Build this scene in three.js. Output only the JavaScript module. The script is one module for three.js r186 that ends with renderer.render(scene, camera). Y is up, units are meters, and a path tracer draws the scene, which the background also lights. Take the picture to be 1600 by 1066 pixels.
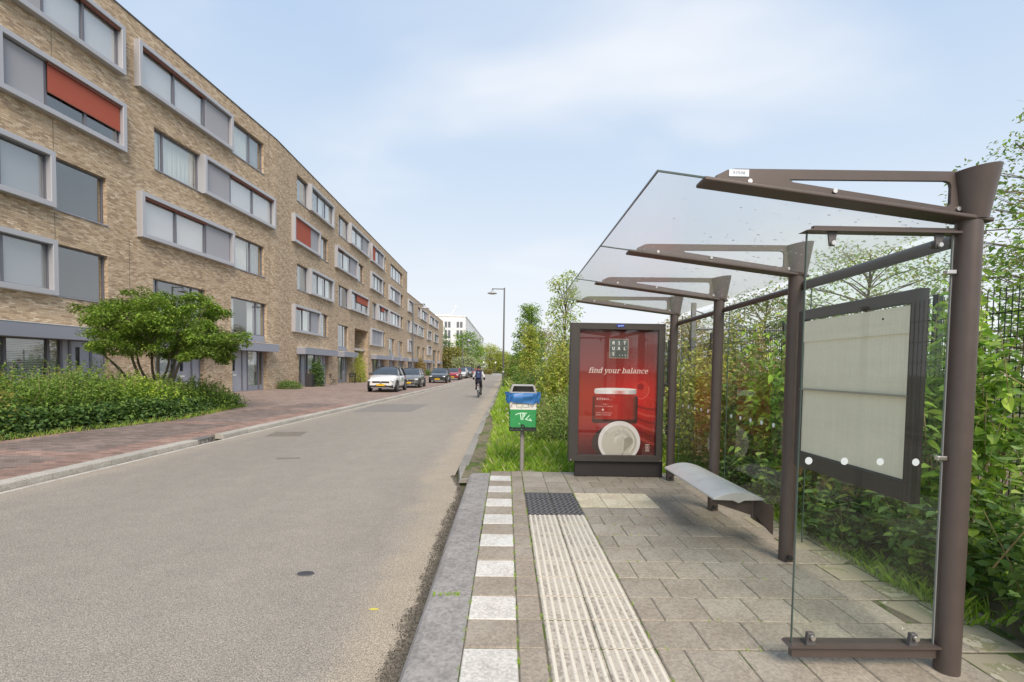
import * as THREE from 'three';
import { mergeGeometries, mergeVertices, toCreasedNormals } from 'three/addons/utils/BufferGeometryUtils.js';
import { RoundedBoxGeometry } from 'three/addons/geometries/RoundedBoxGeometry.js';

// ---------------------------------------------------------------- camera, sky, sun, exposure
const scene = new THREE.Scene();
const RAD = Math.PI / 180;
const camera = new THREE.PerspectiveCamera(2 * Math.atan(604 / 753) / RAD, 1600 / 1208, 0.1, 1500);
camera.position.set(0, 1.72, 0);
camera.rotation.order = 'YXZ';
camera.rotation.set(-2.196 * RAD, -0.642 * RAD, 0.888 * RAD);
camera.setViewOffset(1600, 1208, 0, 0, 1600, 1066);   // the lens is shifted upwards, as an architectural photographer does
const renderer = new THREE.WebGLRenderer({ antialias: true });
renderer.toneMapping = THREE.LinearToneMapping;
renderer.toneMappingExposure = 1.75;
renderer.shadowMap.enabled = true;

function mulberry(a) { return () => { a |= 0; a = a + 0x6D2B79F5 | 0; let t = Math.imul(a ^ a >>> 15, 1 | a); t = t + Math.imul(t ^ t >>> 7, 61 | t) ^ t; return ((t ^ t >>> 14) >>> 0) / 4294967296; }; }
// value noise, tileable with period px, py
function hash2(x, y, s) { let h = Math.imul(x, 374761393) + Math.imul(y, 668265263) + Math.imul(s, 1274126177); h = Math.imul(h ^ h >>> 13, 1274126177); return ((h ^ h >>> 16) >>> 0) / 4294967296; }
function vnoise(x, y, s, px = 1e9, py = 1e9) {
  const xi = Math.floor(x), yi = Math.floor(y), fx = x - xi, fy = y - yi, u = fx * fx * (3 - 2 * fx), v = fy * fy * (3 - 2 * fy);
  const m = (a, p) => ((a % p) + p) % p, x0 = m(xi, px), x1 = m(xi + 1, px), y0 = m(yi, py), y1 = m(yi + 1, py);
  const a = hash2(x0, y0, s), b = hash2(x1, y0, s), c = hash2(x0, y1, s), d = hash2(x1, y1, s);
  return a + (b - a) * u + (c - a) * v + (a - b - c + d) * u * v;
}
function fbm(x, y, s, oct = 4, px = 1e9, py = 1e9) { let t = 0, w = 0.5, n = 0; for (let o = 0; o < oct; o++) { t += w * vnoise(x, y, s + o * 17, px, py); n += w; x *= 2; y *= 2; px *= 2; py *= 2; w *= 0.5; } return t / n; }
const lerp = (a, b, t) => a + (b - a) * t, clamp = (x, a = 0, b = 1) => Math.min(b, Math.max(a, x)), sstep = (a, b, x) => { const t = clamp((x - a) / (b - a)); return t * t * (3 - 2 * t); };

const sunDir = new THREE.Vector3(0.22, 0.68, 0.70).normalize();
{ // thin high cloud over pale blue, whiter towards the horizon
  const W = 1024, H = 512, data = new Float32Array(W * H * 4);
  const stops = [[-0.1, .80, .82, .84], [0.01, .90, .93, .96], [0.10, .88, .925, .975], [0.20, .78, .86, .96], [0.34, .64, .765, .925], [0.55, .51, .655, .87], [1.0, .44, .595, .83]], K = 0.58;
  for (let j = 0; j < H; j++) for (let i = 0; i < W; i++) {
    const el = ((j + 0.5) / H - 0.5) * Math.PI, az = ((i + 0.5) / W - 0.5) * 2 * Math.PI;
    const dx = Math.cos(el) * Math.cos(az), dy = Math.sin(el), dz = Math.cos(el) * Math.sin(az);
    let k = 0; while (k < stops.length - 2 && dy > stops[k + 1][0]) k++;
    const t = clamp((dy - stops[k][0]) / (stops[k + 1][0] - stops[k][0])), A = stops[k], B = stops[k + 1];
    let c = [lerp(A[1], B[1], t), lerp(A[2], B[2], t), lerp(A[3], B[3], t)];
    if (dy > 0) {
      const q = 1 / (dy + 0.18), u = dx * q * 1.0 + 11.3, v = dz * q * 1.5 + 4.1;
      const w = fbm(u * 0.9 + fbm(u, v, 31, 3), v * 0.9, 7, 6), w2 = fbm(u * 0.35 + 3, v * 0.35, 55, 3);
      const cl = sstep(0.47, 0.84, w * 0.72 + w2 * 0.42) * 0.85;
      c = [lerp(c[0], 1.02, cl), lerp(c[1], 1.02, cl), lerp(c[2], 1.03, cl)];
    }
    const mu = dx * sunDir.x + dy * sunDir.y + dz * sunDir.z, g = 0.45 * Math.pow(Math.max(0, mu), 12);
    const o = (j * W + i) * 4; data[o] = K * (c[0] + g); data[o + 1] = K * (c[1] + g); data[o + 2] = K * (c[2] + g * 0.95); data[o + 3] = 1;
  }
  const sky = new THREE.DataTexture(data, W, H, THREE.RGBAFormat, THREE.FloatType);
  sky.mapping = THREE.EquirectangularReflectionMapping; sky.magFilter = THREE.LinearFilter; sky.needsUpdate = true;
  scene.background = sky; scene.environment = sky;
}
const sun = new THREE.DirectionalLight(0xffeedb, 2.3);
sun.position.copy(sunDir).multiplyScalar(120).add(new THREE.Vector3(0, 0, -30)); sun.target.position.set(0, 0, -30);
sun.castShadow = true; sun.shadow.radius = 60; sun.shadow.mapSize.set(4096, 4096);
Object.assign(sun.shadow.camera, { left: -70, right: 70, top: 90, bottom: -90, near: 1, far: 320 });
scene.add(sun, sun.target);

// ---------------------------------------------------------------- helpers
const taken = {};
function numbered(name) { const n = taken[name] = (taken[name] ?? -1) + 1; return n ? name + '_' + String(n).padStart(3, '0') : name; }
function mesh(name, geo, mat, parent) {
  const m = new THREE.Mesh(geo, mat); m.name = parent ? name : numbered(name); m.castShadow = m.receiveShadow = true;
  (parent ?? scene).add(m); return m;
}
function tag(o, label, category, group) { o.userData.label = label; o.userData.category = category; if (group) o.userData.group = group; return o; }
function thing(name, label, category, p = [0, 0, 0], ry = 0, group) {
  const g = new THREE.Group(); g.name = numbered(name); g.position.set(...p); g.rotation.y = ry; scene.add(g); return tag(g, label, category, group);
}
function struct(name, geo, mat) { const m = mesh(name, geo, mat); m.userData.kind = 'structure'; return m; }
function structGroup(name) { const g = new THREE.Group(); g.name = numbered(name); g.userData.kind = 'structure'; scene.add(g); return g; }
function stuff(o) { o.userData.kind = 'stuff'; return o; }
const S = h => new THREE.Color(h);                                   // sRGB hex to linear
function mat(color, roughness = 0.7, metalness = 0, extra = {}) {
  return new THREE.MeshPhysicalMaterial({ color: color instanceof THREE.Color ? color : Array.isArray(color) ? new THREE.Color().setRGB(...color) : S(color), roughness, metalness, ...extra });
}
const flat = g => { const n = g.index ? g.toNonIndexed() : g; return n; };
function merge(list) {
  const gs = list.map(flat), keys = ['position', 'normal', 'uv'].filter(k => gs.every(g => g.attributes[k]));
  const col = gs.every(g => g.attributes.color); if (col) keys.push('color');
  for (const g of gs) for (const k of Object.keys(g.attributes)) if (!keys.includes(k)) g.deleteAttribute(k);
  return mergeGeometries(gs);
}
const box = (w, h, d, x = 0, y = 0, z = 0) => new THREE.BoxGeometry(w, h, d).translate(x, y, z);
const boxAt = (x0, x1, y0, y1, z0, z1) => box(x1 - x0, y1 - y0, z1 - z0, (x0 + x1) / 2, (y0 + y1) / 2, (z0 + z1) / 2);
const rbox = (x0, x1, y0, y1, z0, z1, r = 0.006, seg = 1) => new RoundedBoxGeometry(x1 - x0, y1 - y0, z1 - z0, seg, Math.min(r, (x1 - x0) / 2.01, (y1 - y0) / 2.01, (z1 - z0) / 2.01)).translate((x0 + x1) / 2, (y0 + y1) / 2, (z0 + z1) / 2);
const cyl = (r0, r1, h, x = 0, y = 0, z = 0, seg = 12, open = false) => new THREE.CylinderGeometry(r1, r0, h, seg, 1, open).translate(x, y + h / 2, z);   // r0 below
function bar(a, b, r, r2 = r, seg = 8) {                              // a round bar from a to b
  const A = new THREE.Vector3(...a), B = new THREE.Vector3(...b), d = B.clone().sub(A), l = d.length();
  const g = new THREE.CylinderGeometry(r2, r, l, seg); g.translate(0, l / 2, 0);
  g.applyQuaternion(new THREE.Quaternion().setFromUnitVectors(new THREE.Vector3(0, 1, 0), d.normalize())); return g.translate(A.x, A.y, A.z);
}
function tube(pts, r, seg = 8, n) { return new THREE.TubeGeometry(new THREE.CatmullRomCurve3(pts.map(p => new THREE.Vector3(...p)), false, 'catmullrom', 0.3), n ?? pts.length * 4, r, seg, false); }
function metreUV(geo) {                                               // uv in metres on the plane each face lies in
  const g = flat(geo), p = g.attributes.position, uv = new Float32Array(p.count * 2), a = new THREE.Vector3(), b = new THREE.Vector3(), c = new THREE.Vector3();
  for (let i = 0; i < p.count; i += 3) {
    a.fromBufferAttribute(p, i); b.fromBufferAttribute(p, i + 1).sub(a); c.fromBufferAttribute(p, i + 2).sub(a); b.cross(c);
    const ax = Math.abs(b.x), ay = Math.abs(b.y), az = Math.abs(b.z);
    for (let k = 0; k < 3; k++) { const x = p.getX(i + k), y = p.getY(i + k), z = p.getZ(i + k); const q = (i + k) * 2;
      if (ay >= ax && ay >= az) { uv[q] = x; uv[q + 1] = z; } else if (ax >= az) { uv[q] = z; uv[q + 1] = y; } else { uv[q] = x; uv[q + 1] = y; } }
  }
  g.setAttribute('uv', new THREE.BufferAttribute(uv, 2)); return g;
}
function shapeOf(pts, holes = []) { const s = new THREE.Shape(pts.map(p => new THREE.Vector2(...p))); for (const h of holes) s.holes.push(new THREE.Path(h.map(p => new THREE.Vector2(...p)))); return s; }
const rectPts = (x0, x1, y0, y1) => [[x0, y0], [x1, y0], [x1, y1], [x0, y1]];
function extrude(pts, depth, holes = [], bevel = 0) {
  return new THREE.ExtrudeGeometry(shapeOf(pts, holes), { depth, bevelEnabled: bevel > 0, bevelSize: bevel, bevelThickness: bevel, bevelSegments: 1, curveSegments: 8 });
}
// textures computed here: f(u, v, i, j) -> [r, g, b] linear 0..1 or one value
function texture(n, f, scale, srgb = true, m = n) {
  const d = new Uint8Array(n * m * 4), e = x => srgb ? (x <= 0.0031308 ? 12.92 * x : 1.055 * Math.pow(x, 1 / 2.4) - 0.055) : x;
  for (let j = 0; j < m; j++) for (let i = 0; i < n; i++) { const c = f(i / n, j / m, i, j), o = (j * n + i) * 4; for (let k = 0; k < 3; k++) d[o + k] = 255 * clamp(e(Array.isArray(c) ? c[k] : c)); d[o + 3] = 255; }
  const t = new THREE.DataTexture(d, n, m); t.wrapS = t.wrapT = THREE.RepeatWrapping; t.magFilter = THREE.LinearFilter; t.minFilter = THREE.LinearMipmapLinearFilter; t.generateMipmaps = true;
  if (srgb) t.colorSpace = THREE.SRGBColorSpace; if (scale) t.repeat.set(1 / scale[0], 1 / scale[1]); t.needsUpdate = true; return t;
}
function canvasTexture(w, h, draw) { const c = document.createElement('canvas'); c.width = w; c.height = h; draw(c.getContext('2d'), w, h); const t = new THREE.CanvasTexture(c); t.colorSpace = THREE.SRGBColorSpace; return t; }
const V3 = (x, y, z) => new THREE.Vector3(x, y, z);
// ---------------------------------------------------------------- ground, road, pavements
const interp = (tab, z) => { for (let i = 0; i < tab.length - 1; i++) if (z >= tab[i + 1][1]) { const [x0, z0] = tab[i], [x1, z1] = tab[i + 1]; return lerp(x0, x1, clamp((z - z0) / (z1 - z0))); } return tab[tab.length - 1][0]; };
const KL = [[-6.55, 4], [-6.5, -6], [-6.33, -12], [-5.8, -25], [-5.35, -40], [-5.2, -112]];
const kerbL = z => interp(KL, z);
const KR = [[-0.56, 4], [-0.56, -6.3], [-0.64, -6.9], [-0.8, -7.5], [-0.8, -14], [-0.7, -37], [-0.7, -112]];
const kerbR = z => interp(KR, z);
const dirtW = z => (0.0 + 0.115 * fbm(z * 1.6, 2, 4, 4) + 0.07 * fbm(z * 7, 9, 4, 2)) * (1 - 0.7 * sstep(-5.2, -7.4, z));   // width of the dirt along the kerb
const concreteTex = texture(512, (u, v) => { const a = fbm(u * 96, v * 96, 3, 2, 96, 96), b = fbm(u * 6, v * 6, 9, 4, 6, 6), s = hash2(Math.floor(u * 512), Math.floor(v * 512), 77); const g = 0.86 + (a - 0.5) * 0.5 + (b - 0.5) * 0.26 + (s > 0.965 ? 0.2 : s < 0.03 ? -0.3 : 0); return [g, g * (0.985 + (b - 0.5) * 0.06), g * (0.965 + (b - 0.5) * 0.1)].map(x => x * 0.95); }, [1.2, 1.2]);
const grainBump = texture(512, (u, v) => fbm(u * 128, v * 128, 5, 2, 128, 128) * 0.7 + hash2(Math.floor(u * 512), Math.floor(v * 512), 5) * 0.3, [1.2, 1.2], false);
{
  const g = new THREE.PlaneGeometry(1400, 1400, 1, 1).rotateX(-Math.PI / 2).translate(0, -0.06, -300);
  struct('ground', metreUV(g), mat([0.13, 0.125, 0.07], 0.95));
}
// asphalt with an exposed light aggregate
const aggregate = texture(1024, (u, v, i, j) => {
  const cell = (n, s) => { // scattered stones
    const x = u * n, y = v * n, xi = Math.floor(x), yi = Math.floor(y); let best = 9, id = 0;
    for (let a = -1; a < 2; a++) for (let b = -1; b < 2; b++) { const cx = (xi + a + n) % n, cy = (yi + b + n) % n, dx = xi + a + hash2(cx, cy, s) - x, dy = yi + b + hash2(cx, cy, s + 1) - y, d = dx * dx + dy * dy; if (d < best) { best = d; id = hash2(cx, cy, s + 2); } }
    return [Math.sqrt(best), id];
  };
  const [d, id] = cell(240, 11), f = fbm(u * 10, v * 10, 21, 4, 10, 10);
  const stone = 0.66 + id * 0.5, g = d < 0.54 ? stone : 0.5;
  const w = 0.28 + 0.05 * (hash2(Math.floor(id * 9999), 4, 6) - 0.5), m = g * (0.93 + 0.14 * f);
  return [m * w * 1.33, m * w * 1.21, m * w * 1.04].map(x => x * 1.07);
}, [1.7, 1.7]);
const aggBump = texture(1024, (u, v) => fbm(u * 200, v * 200, 15, 2, 200, 200), [1.7, 1.7], false);
{
  const zs = []; for (let z = 4; z > -9; z -= 0.07) zs.push(z); for (let z = -9; z > -24; z -= 0.25) zs.push(z); for (let z = -24; z > -112; z -= 1.2) zs.push(z); zs.push(-112);
  const NX = 56, pos = [], col = [], uv = [], idx = [];
  zs.forEach((z, j) => { for (let i = 0; i <= NX; i++) {
    const t = 1 - Math.pow(1 - i / NX, 1.8), x = lerp(kerbL(z), kerbR(z), t), dR = kerbR(z) - x, dL = x - kerbL(z);
    pos.push(x, 0, z); uv.push(x, z);
    const n = fbm(x * 0.5, z * 0.16, 3, 4), n2 = fbm(x * 2.6, z * 2.6, 8, 3), n3 = fbm(x * 7, z * 7, 12, 2);
    let c = [0.94, 0.93, 0.92].map(v => v * (0.9 + 0.2 * n) * (0.96 + 0.08 * n2) * (0.97 + 0.06 * n3));
    const sand = sstep(0.7, 0.2, dR + (n2 - 0.5) * 0.5) * 0.6 + sstep(0.5, 0.1, dL + (n2 - 0.5) * 0.4) * 0.35;   // sand swept towards the kerbs
    c = [lerp(c[0], 1.36, sand), lerp(c[1], 1.25, sand), lerp(c[2], 1.06, sand)];
    const dirt = z > -7.6 ? sstep(dirtW(z) * 1.15, dirtW(z) * 0.55, dR + (n3 - 0.5) * 0.08) : 0; c = [lerp(c[0], 0.5, dirt), lerp(c[1], 0.47, dirt), lerp(c[2], 0.42, dirt)];
    const worn = Math.exp(-((dL - 2.0) ** 2) / 0.3) * 0.06 * n2; c = c.map(v => v * (1 - worn));
    col.push(...c);
  } });
  for (let j = 0; j < zs.length - 1; j++) for (let i = 0; i < NX; i++) { const a = j * (NX + 1) + i, b = a + 1, c = a + NX + 1, d = c + 1; idx.push(a, b, c, b, d, c); }
  const g = new THREE.BufferGeometry(); g.setAttribute('position', new THREE.Float32BufferAttribute(pos, 3)); g.setAttribute('color', new THREE.Float32BufferAttribute(col, 3)); g.setAttribute('uv', new THREE.Float32BufferAttribute(uv, 2)); g.setIndex(idx); g.computeVertexNormals();
  const road = struct('road', g, mat([1, 1, 1], 0.92, 0, { map: aggregate, vertexColors: true, bumpMap: aggBump, bumpScale: 0.004 }));
  // newer asphalt patches, with their own cut edges
  const patchMat = mat([0.72, 0.74, 0.78], 0.9, 0, { map: aggregate, bumpMap: aggBump, bumpScale: 0.004 }), patchMat2 = mat([0.62, 0.6, 0.57], 0.9, 0, { map: aggregate, bumpMap: aggBump, bumpScale: 0.004 });
  const sheet = (pts, y, m, name) => mesh(name, metreUV(extrude(pts.map(([x, z]) => [x, -z]), 0.003).rotateX(-Math.PI / 2).translate(0, y, 0)), m, road);
  sheet([[-5.75, -17.9], [-3.64, -18.1], [-3.54, -22.0], [-5.78, -21.6]], 0.001, patchMat, 'asphalt_patch');
  sheet([[-5.73, -11.49], [-4.95, -11.57], [-5.1, -12.36], [-5.86, -12.28]], 0.001, patchMat2, 'asphalt_patch');
  sheet([[-4.17, -8.72], [-3.77, -8.8], [-3.8, -8.92], [-4.2, -8.86]], 0.001, patchMat2, 'asphalt_patch');
  // cross street at the far end
  struct('cross_street', new THREE.PlaneGeometry(120, 30).rotateX(-Math.PI / 2).translate(0, -0.004, -127), mat([0.36, 0.35, 0.33], 0.9));
  // small round cap and a yellow leaf on the road
  const cap = thing('valve_cover', 'small dark oval valve cover sunk in the asphalt', 'cover', [-1.63, 0, -3.92]);
  mesh('lid', new THREE.CylinderGeometry(0.062, 0.066, 0.008, 20).scale(1, 1, 0.62).translate(0, 0.003, 0), mat([0.055, 0.055, 0.06], 0.6), cap);
  mesh('rim', new THREE.TorusGeometry(0.066, 0.005, 6, 20).rotateX(Math.PI / 2).scale(1, 1, 0.62).translate(0, 0.003, 0), mat([0.09, 0.09, 0.09], 0.7), cap);
  tag(mesh('fallen_leaf', extrude([[0, 0], [0.02, 0.012], [0.05, 0.014], [0.075, 0], [0.05, -0.012], [0.02, -0.012]], 0.002).rotateX(-Math.PI / 2).translate(-0.95, 0.002, -3.35), mat([0.62, 0.55, 0.1], 0.8)), 'small yellow leaf lying on the asphalt', 'leaf');
}
// dirt, moss and grit that lies along the bus stop kerb
{
  const r = mulberry(5);
  const grit = new THREE.InstancedMesh(new THREE.DodecahedronGeometry(1, 0), mat([1, 1, 1], 1), 6500), M = new THREE.Matrix4(), c = new THREE.Color();
  for (let i = 0; i < 6500; i++) { const z = lerp(1, -7.6, Math.pow(r(), 0.9)), w = dirtW(z), x = kerbR(z) + 0.01 - w * 1.15 * Math.pow(r(), 0.75) - 0.05 * r() * r(), s = 0.0025 + 0.0045 * r() * r(); M.makeScale(s, s * 0.7, s).setPosition(x, 0.005 + s * 0.5, z); grit.setMatrixAt(i, M); const d = 0.06 + 0.25 * r() * r(); grit.setColorAt(i, c.setRGB(d, d * 0.9, d * 0.72)); }
  grit.name = 'grit'; grit.castShadow = grit.receiveShadow = true; grit.userData = { kind: 'stuff', label: 'fine grit and pebbles strewn along the kerb', category: 'grit' }; scene.add(grit);
}
// ---- bus stop pavement: tiles of 0.3 m laid piece by piece
const PY = 0.17, ZR = k => -2.615 - 0.305 * k;
function tileGeo(w, d, h, ch, ou, ov) {                              // a slab with chamfered top edges, origin at the middle of its top face
  const x = w / 2, z = d / 2, a = x - ch, b = z - ch, P = [[-x, -h, -z], [x, -h, -z], [x, -h, z], [-x, -h, z], [-x, -ch, -z], [x, -ch, -z], [x, -ch, z], [-x, -ch, z], [-a, 0, -b], [a, 0, -b], [a, 0, b], [-a, 0, b]];
  const Q = [[8, 11, 10, 9]]; for (let i = 0; i < 4; i++) { const j = (i + 1) % 4; Q.push([8 + i, 9 + (i + 1) % 4 - 1, 4 + j, 4 + i].map((v, k) => k === 1 ? 8 + j : v)); Q.push([4 + i, 4 + j, j, i]); }
  const pos = [], uv = []; for (const q of Q) for (const k of [0, 1, 2, 0, 2, 3]) { const p = P[q[k]]; pos.push(...p); uv.push(p[0] + ou + p[1] * 0.7, p[2] + ov + p[1] * 0.4); }
  const g = new THREE.BufferGeometry(); g.setAttribute('position', new THREE.Float32BufferAttribute(pos, 3)); g.setAttribute('uv', new THREE.Float32BufferAttribute(uv, 2)); g.computeVertexNormals(); return g;
}
const stopPave = structGroup('bus_stop_pavement');
{
  const r = mulberry(77);
  const bed = texture(512, (u, v) => { const m = fbm(u * 24, v * 24, 8, 4, 24, 24), s = fbm(u * 60, v * 60, 18, 2, 60, 60); return m > 0.56 ? [0.07 * s + 0.035, 0.1 * s + 0.05, 0.02] : [0.10 + 0.09 * s, 0.088 + 0.08 * s, 0.066 + 0.06 * s]; }, [2.4, 2.4]);
  mesh('bedding_sand', metreUV(boxAt(-0.22, 3.05, 0.02, PY - 0.007, -7.2, 2.4)), mat([1, 1, 1], 1, 0, { map: bed }), stopPave);
  const mk = (c, ro = 0.88) => mat(c, ro, 0, { map: concreteTex, bumpMap: grainBump, bumpScale: 0.0016 });
  const greys = [[.42, .376, .308], [.395, .353, .289], [.44, .395, .325], [.38, .34, .278], [.41, .37, .306]].map(c => mk(c));
  const mossTex = texture(256, (u, v) => { const m = fbm(u * 7, v * 7, 44, 4, 7, 7), w = fbm(u * 26, v * 26, 45, 3, 26, 26); return m + w * 0.5 > 0.95 ? [.66, .63, .54] : m > 0.55 ? [.38, .38, .25] : [.49, .45, .36]; }, [0.7, 0.7]);
  const mossy = [[.80, .77, .70], [.76, .74, .67], [.83, .80, .72]].map(c => mat(c, 0.95, 0, { map: mossTex, bumpMap: grainBump, bumpScale: 0.002 }));
  const whites = [[.78, .76, .71], [.73, .715, .67]].map(c => mk(c, 0.8));
  const darkG = [[.39, .34, .275], [.36, .315, .255], [.405, .355, .29]].map(c => mk(c));
  const V = (w, d, ch = 0.004) => [0, 1, 2, 3, 4, 5].map(k => tileGeo(w, d, 0.04, ch, k * 0.37 + 0.1, k * 0.51));
  const g30 = V(0.2975, 0.2985, 0.0055), g15 = V(0.148, 0.2985, 0.0055), g30b = V(0.297, 0.297, 0.008), gHalf = V(0.146, 0.2985, 0.0055);
  const lay = (name, gs, ms, x, z, y = 0, tilt = 0.006) => { const m = mesh(name, gs[r() * gs.length | 0], ms[r() * ms.length | 0], stopPave); m.position.set(x, PY - 0.0015 + (r() - 0.5) * 0.004 + y, z); m.rotation.set((r() - 0.5) * tilt, (r() < 0.5 ? 0 : Math.PI) + (r() - 0.5) * 0.012, (r() - 0.5) * tilt); return m; };
  // ribbed guidance tile: light ribs worn to the aggregate
  const ribTex = texture(512, (u, v) => { const n = fbm(u * 40, v * 40, 61, 3, 40, 40), b = fbm(u * 5, v * 5, 62, 3, 5, 5), d = n * 0.7 + b * 0.5; return d > 0.72 ? [.33, .30, .255] : d > 0.6 ? [.46, .425, .36] : [.53, .492, .425]; }, [0.6, 0.6]);
  const ribTop = texture(256, (u, v) => { const n = fbm(u * 50, v * 50, 71, 3, 50, 50); return n > 0.74 ? [.5, .47, .41] : [.68, .64, .55]; }, [0.6, 0.6]);
  const ribBase = mat([.92, .9, .88], 0.9, 0, { map: ribTex, bumpMap: grainBump, bumpScale: 0.002 }), ribM = mat([1, .99, .97], 0.85, 0, { map: ribTop });
  const ribG = [0, 1, 2].map(k => { const gs = []; for (let q = 0; q < 6; q++) { const x = -0.125 + q * 0.05, w0 = 0.0115, w1 = 0.007, h = 0.0045; const e = extrude([[x - w0, 0], [x + w0, 0], [x + w1, h], [x - w1, h]], 0.292).translate(0, 0, -0.146); gs.push(metreUV(e).translate(0, 0, 0)); } const g = merge(gs), uv = g.attributes.uv; for (let i = 0; i < uv.count; i++) uv.setXY(i, uv.getX(i) + k * 0.21, uv.getY(i) + k * 0.33); return g; });
  const studG = (() => { const gs = []; for (let a = 0; a < 5; a++) for (let b = 0; b < 6; b++) { const o = (b % 2) * 0.026; gs.push(new THREE.CylinderGeometry(0.0155, 0.02, 0.006, 6).scale(1.15, 1, 0.75).translate(-0.128 + a * 0.058 + o * 0.8, 0.003, -0.122 + b * 0.0488)); } return merge(gs); })();
  const rub = [[.042, .042, .046], [.036, .036, .04]].map(c => mat(c, 0.75)), rubStud = mat([.125, .125, .13], 0.6);
  const yel = [[.80, .715, .53], [.76, .68, .50], [.83, .745, .56]].map(c => mk(c, 0.85));
  for (let k = -16; k < 15; k++) {
    const z = (ZR(k) + ZR(k + 1)) / 2;
    lay(((k % 2) + 2) % 2 ? 'white_kerb_tile' : 'paving_tile', g30, ((k % 2) + 2) % 2 ? whites : darkG, -0.067, z);
    lay('paving_tile', g15, darkG, 0.164, z);
    for (const x of [0.398, 0.7]) {
      if (k < 8) { const m = lay('ribbed_tile', g30, [ribBase], x, z, -0.001, 0.003), h = new THREE.Mesh(ribG[r() * 3 | 0], ribM); h.name = 'ribs'; h.castShadow = h.receiveShadow = true; h.position.y = 0.0002; m.add(h); }
      else if (k < 11) { const m = lay('studded_tile', g30, rub, x, z, 0, 0.003), h = new THREE.Mesh(studG, rubStud); h.name = 'studs'; h.castShadow = h.receiveShadow = true; h.position.y = 0.0002; m.add(h); }
      else lay('paving_tile', g30, greys, x, z);
    }
    const odd = ((k % 2) + 2) % 2; let x = 0.855;
    const yellowRow = k === 9 || k === 10;
    if (yellowRow) { for (let q = 0; q < 3; q++) { lay('yellow_tile', g30, yel, x + 0.15, z, 0.001); x += 0.302; } }
    else if (odd) { lay('paving_tile', gHalf, greys, x + 0.076, z); x += 0.153; }
    while (x < 2.4) { lay('paving_tile', g30, greys, x + 0.151, z); x += 0.303; }
    for (; x < 2.9; x += 0.303) lay('mossy_tile', g30b, mossy, x + 0.151 + (odd ? 0.004 : 0), z, -0.003, 0.022);
  }
  // bus kerb: one metre stones with a sloping face
  const kt = texture(512, (u, v) => { const d = Math.sin((u + v) * 512 * Math.PI / 4) * Math.sin((u - v) * 512 * Math.PI / 4), n = fbm(u * 40, v * 40, 81, 3, 40, 40), b = fbm(u * 5, v * 5, 82, 3, 5, 5); const g = 0.66 + d * 0.1 + (n - 0.5) * 0.5 + (b - 0.5) * 0.3; return [g, g, g * 1.02]; }, [0.7, 0.7]);
  const km = [[.425, .40, .365], [.40, .375, .345], [.44, .415, .38]].map(c => mat(c, 0.85, 0, { map: kt, bumpMap: grainBump, bumpScale: 0.0015 }));
  const prof = [[-0.56, 0], [-0.53, 0.115], [-0.505, 0.152], [-0.47, 0.167], [-0.224, 0.169], [-0.224, 0]];
  for (let q = -5; q < 4; q++) { const g = metreUV(extrude(prof, 0.992)); const m = mesh('kerb_stone', g, km[(q + 9) % 3], stopPave); m.position.set((r() - 0.5) * 0.006, (r() - 0.5) * 0.004, -4.236 - q * 1.0); if (q === 3) { m.position.z = -7.05; m.scale.z = 0.82; } }
}
// low kerb and bare edge along the verge beyond the stop
{
  const k = structGroup('verge_kerb'), km = [[.36, .345, .31], [.32, .305, .275], [.39, .37, .335]].map(c => mat(c, 0.9, 0, { map: concreteTex, bumpMap: grainBump, bumpScale: 0.002 }));
  for (let i = 0; i < 60; i++) { const z0 = -7.12 - i, z1 = z0 - 0.985, x0 = kerbR(z0), x1 = kerbR(z1); const g = metreUV(extrude([[0, 0], [0.02, 0.055], [0.17, 0.06], [0.17, 0]], 0.985)); const m = mesh('kerb_stone', g, km[i % 3], k); m.position.set(x1 + 0.003, -0.005 + (i % 4) * 0.002, z1); m.rotation.y = Math.atan2(x0 - x1, 0.985); }
  mesh('kerb_run', metreUV(boxAt(-0.695, -0.54, -0.02, 0.055, -112, -67.2)), km[0], k);
  const soil = texture(512, (u, v) => { const n = fbm(u * 40, v * 40, 91, 4, 40, 40), b = fbm(u * 6, v * 6, 92, 3, 6, 6); return b > 0.55 ? [0.10 * n + 0.05, 0.14 * n + 0.06, 0.03] : [0.22 * n + 0.08, 0.19 * n + 0.07, 0.12 * n + 0.04]; }, [2, 2]);
  struct('verge', metreUV(boxAt(-0.66, 7.2, -0.3, 0.055, -120, -7.2)), mat([0.9, 0.9, 0.9], 1, 0, { map: soil }));
  struct('planting_soil', metreUV(boxAt(3.05, 7.2, -0.3, 0.13, -7.19, 5)), mat([0.8, 0.78, 0.75], 1, 0, { map: soil }));
}
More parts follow.
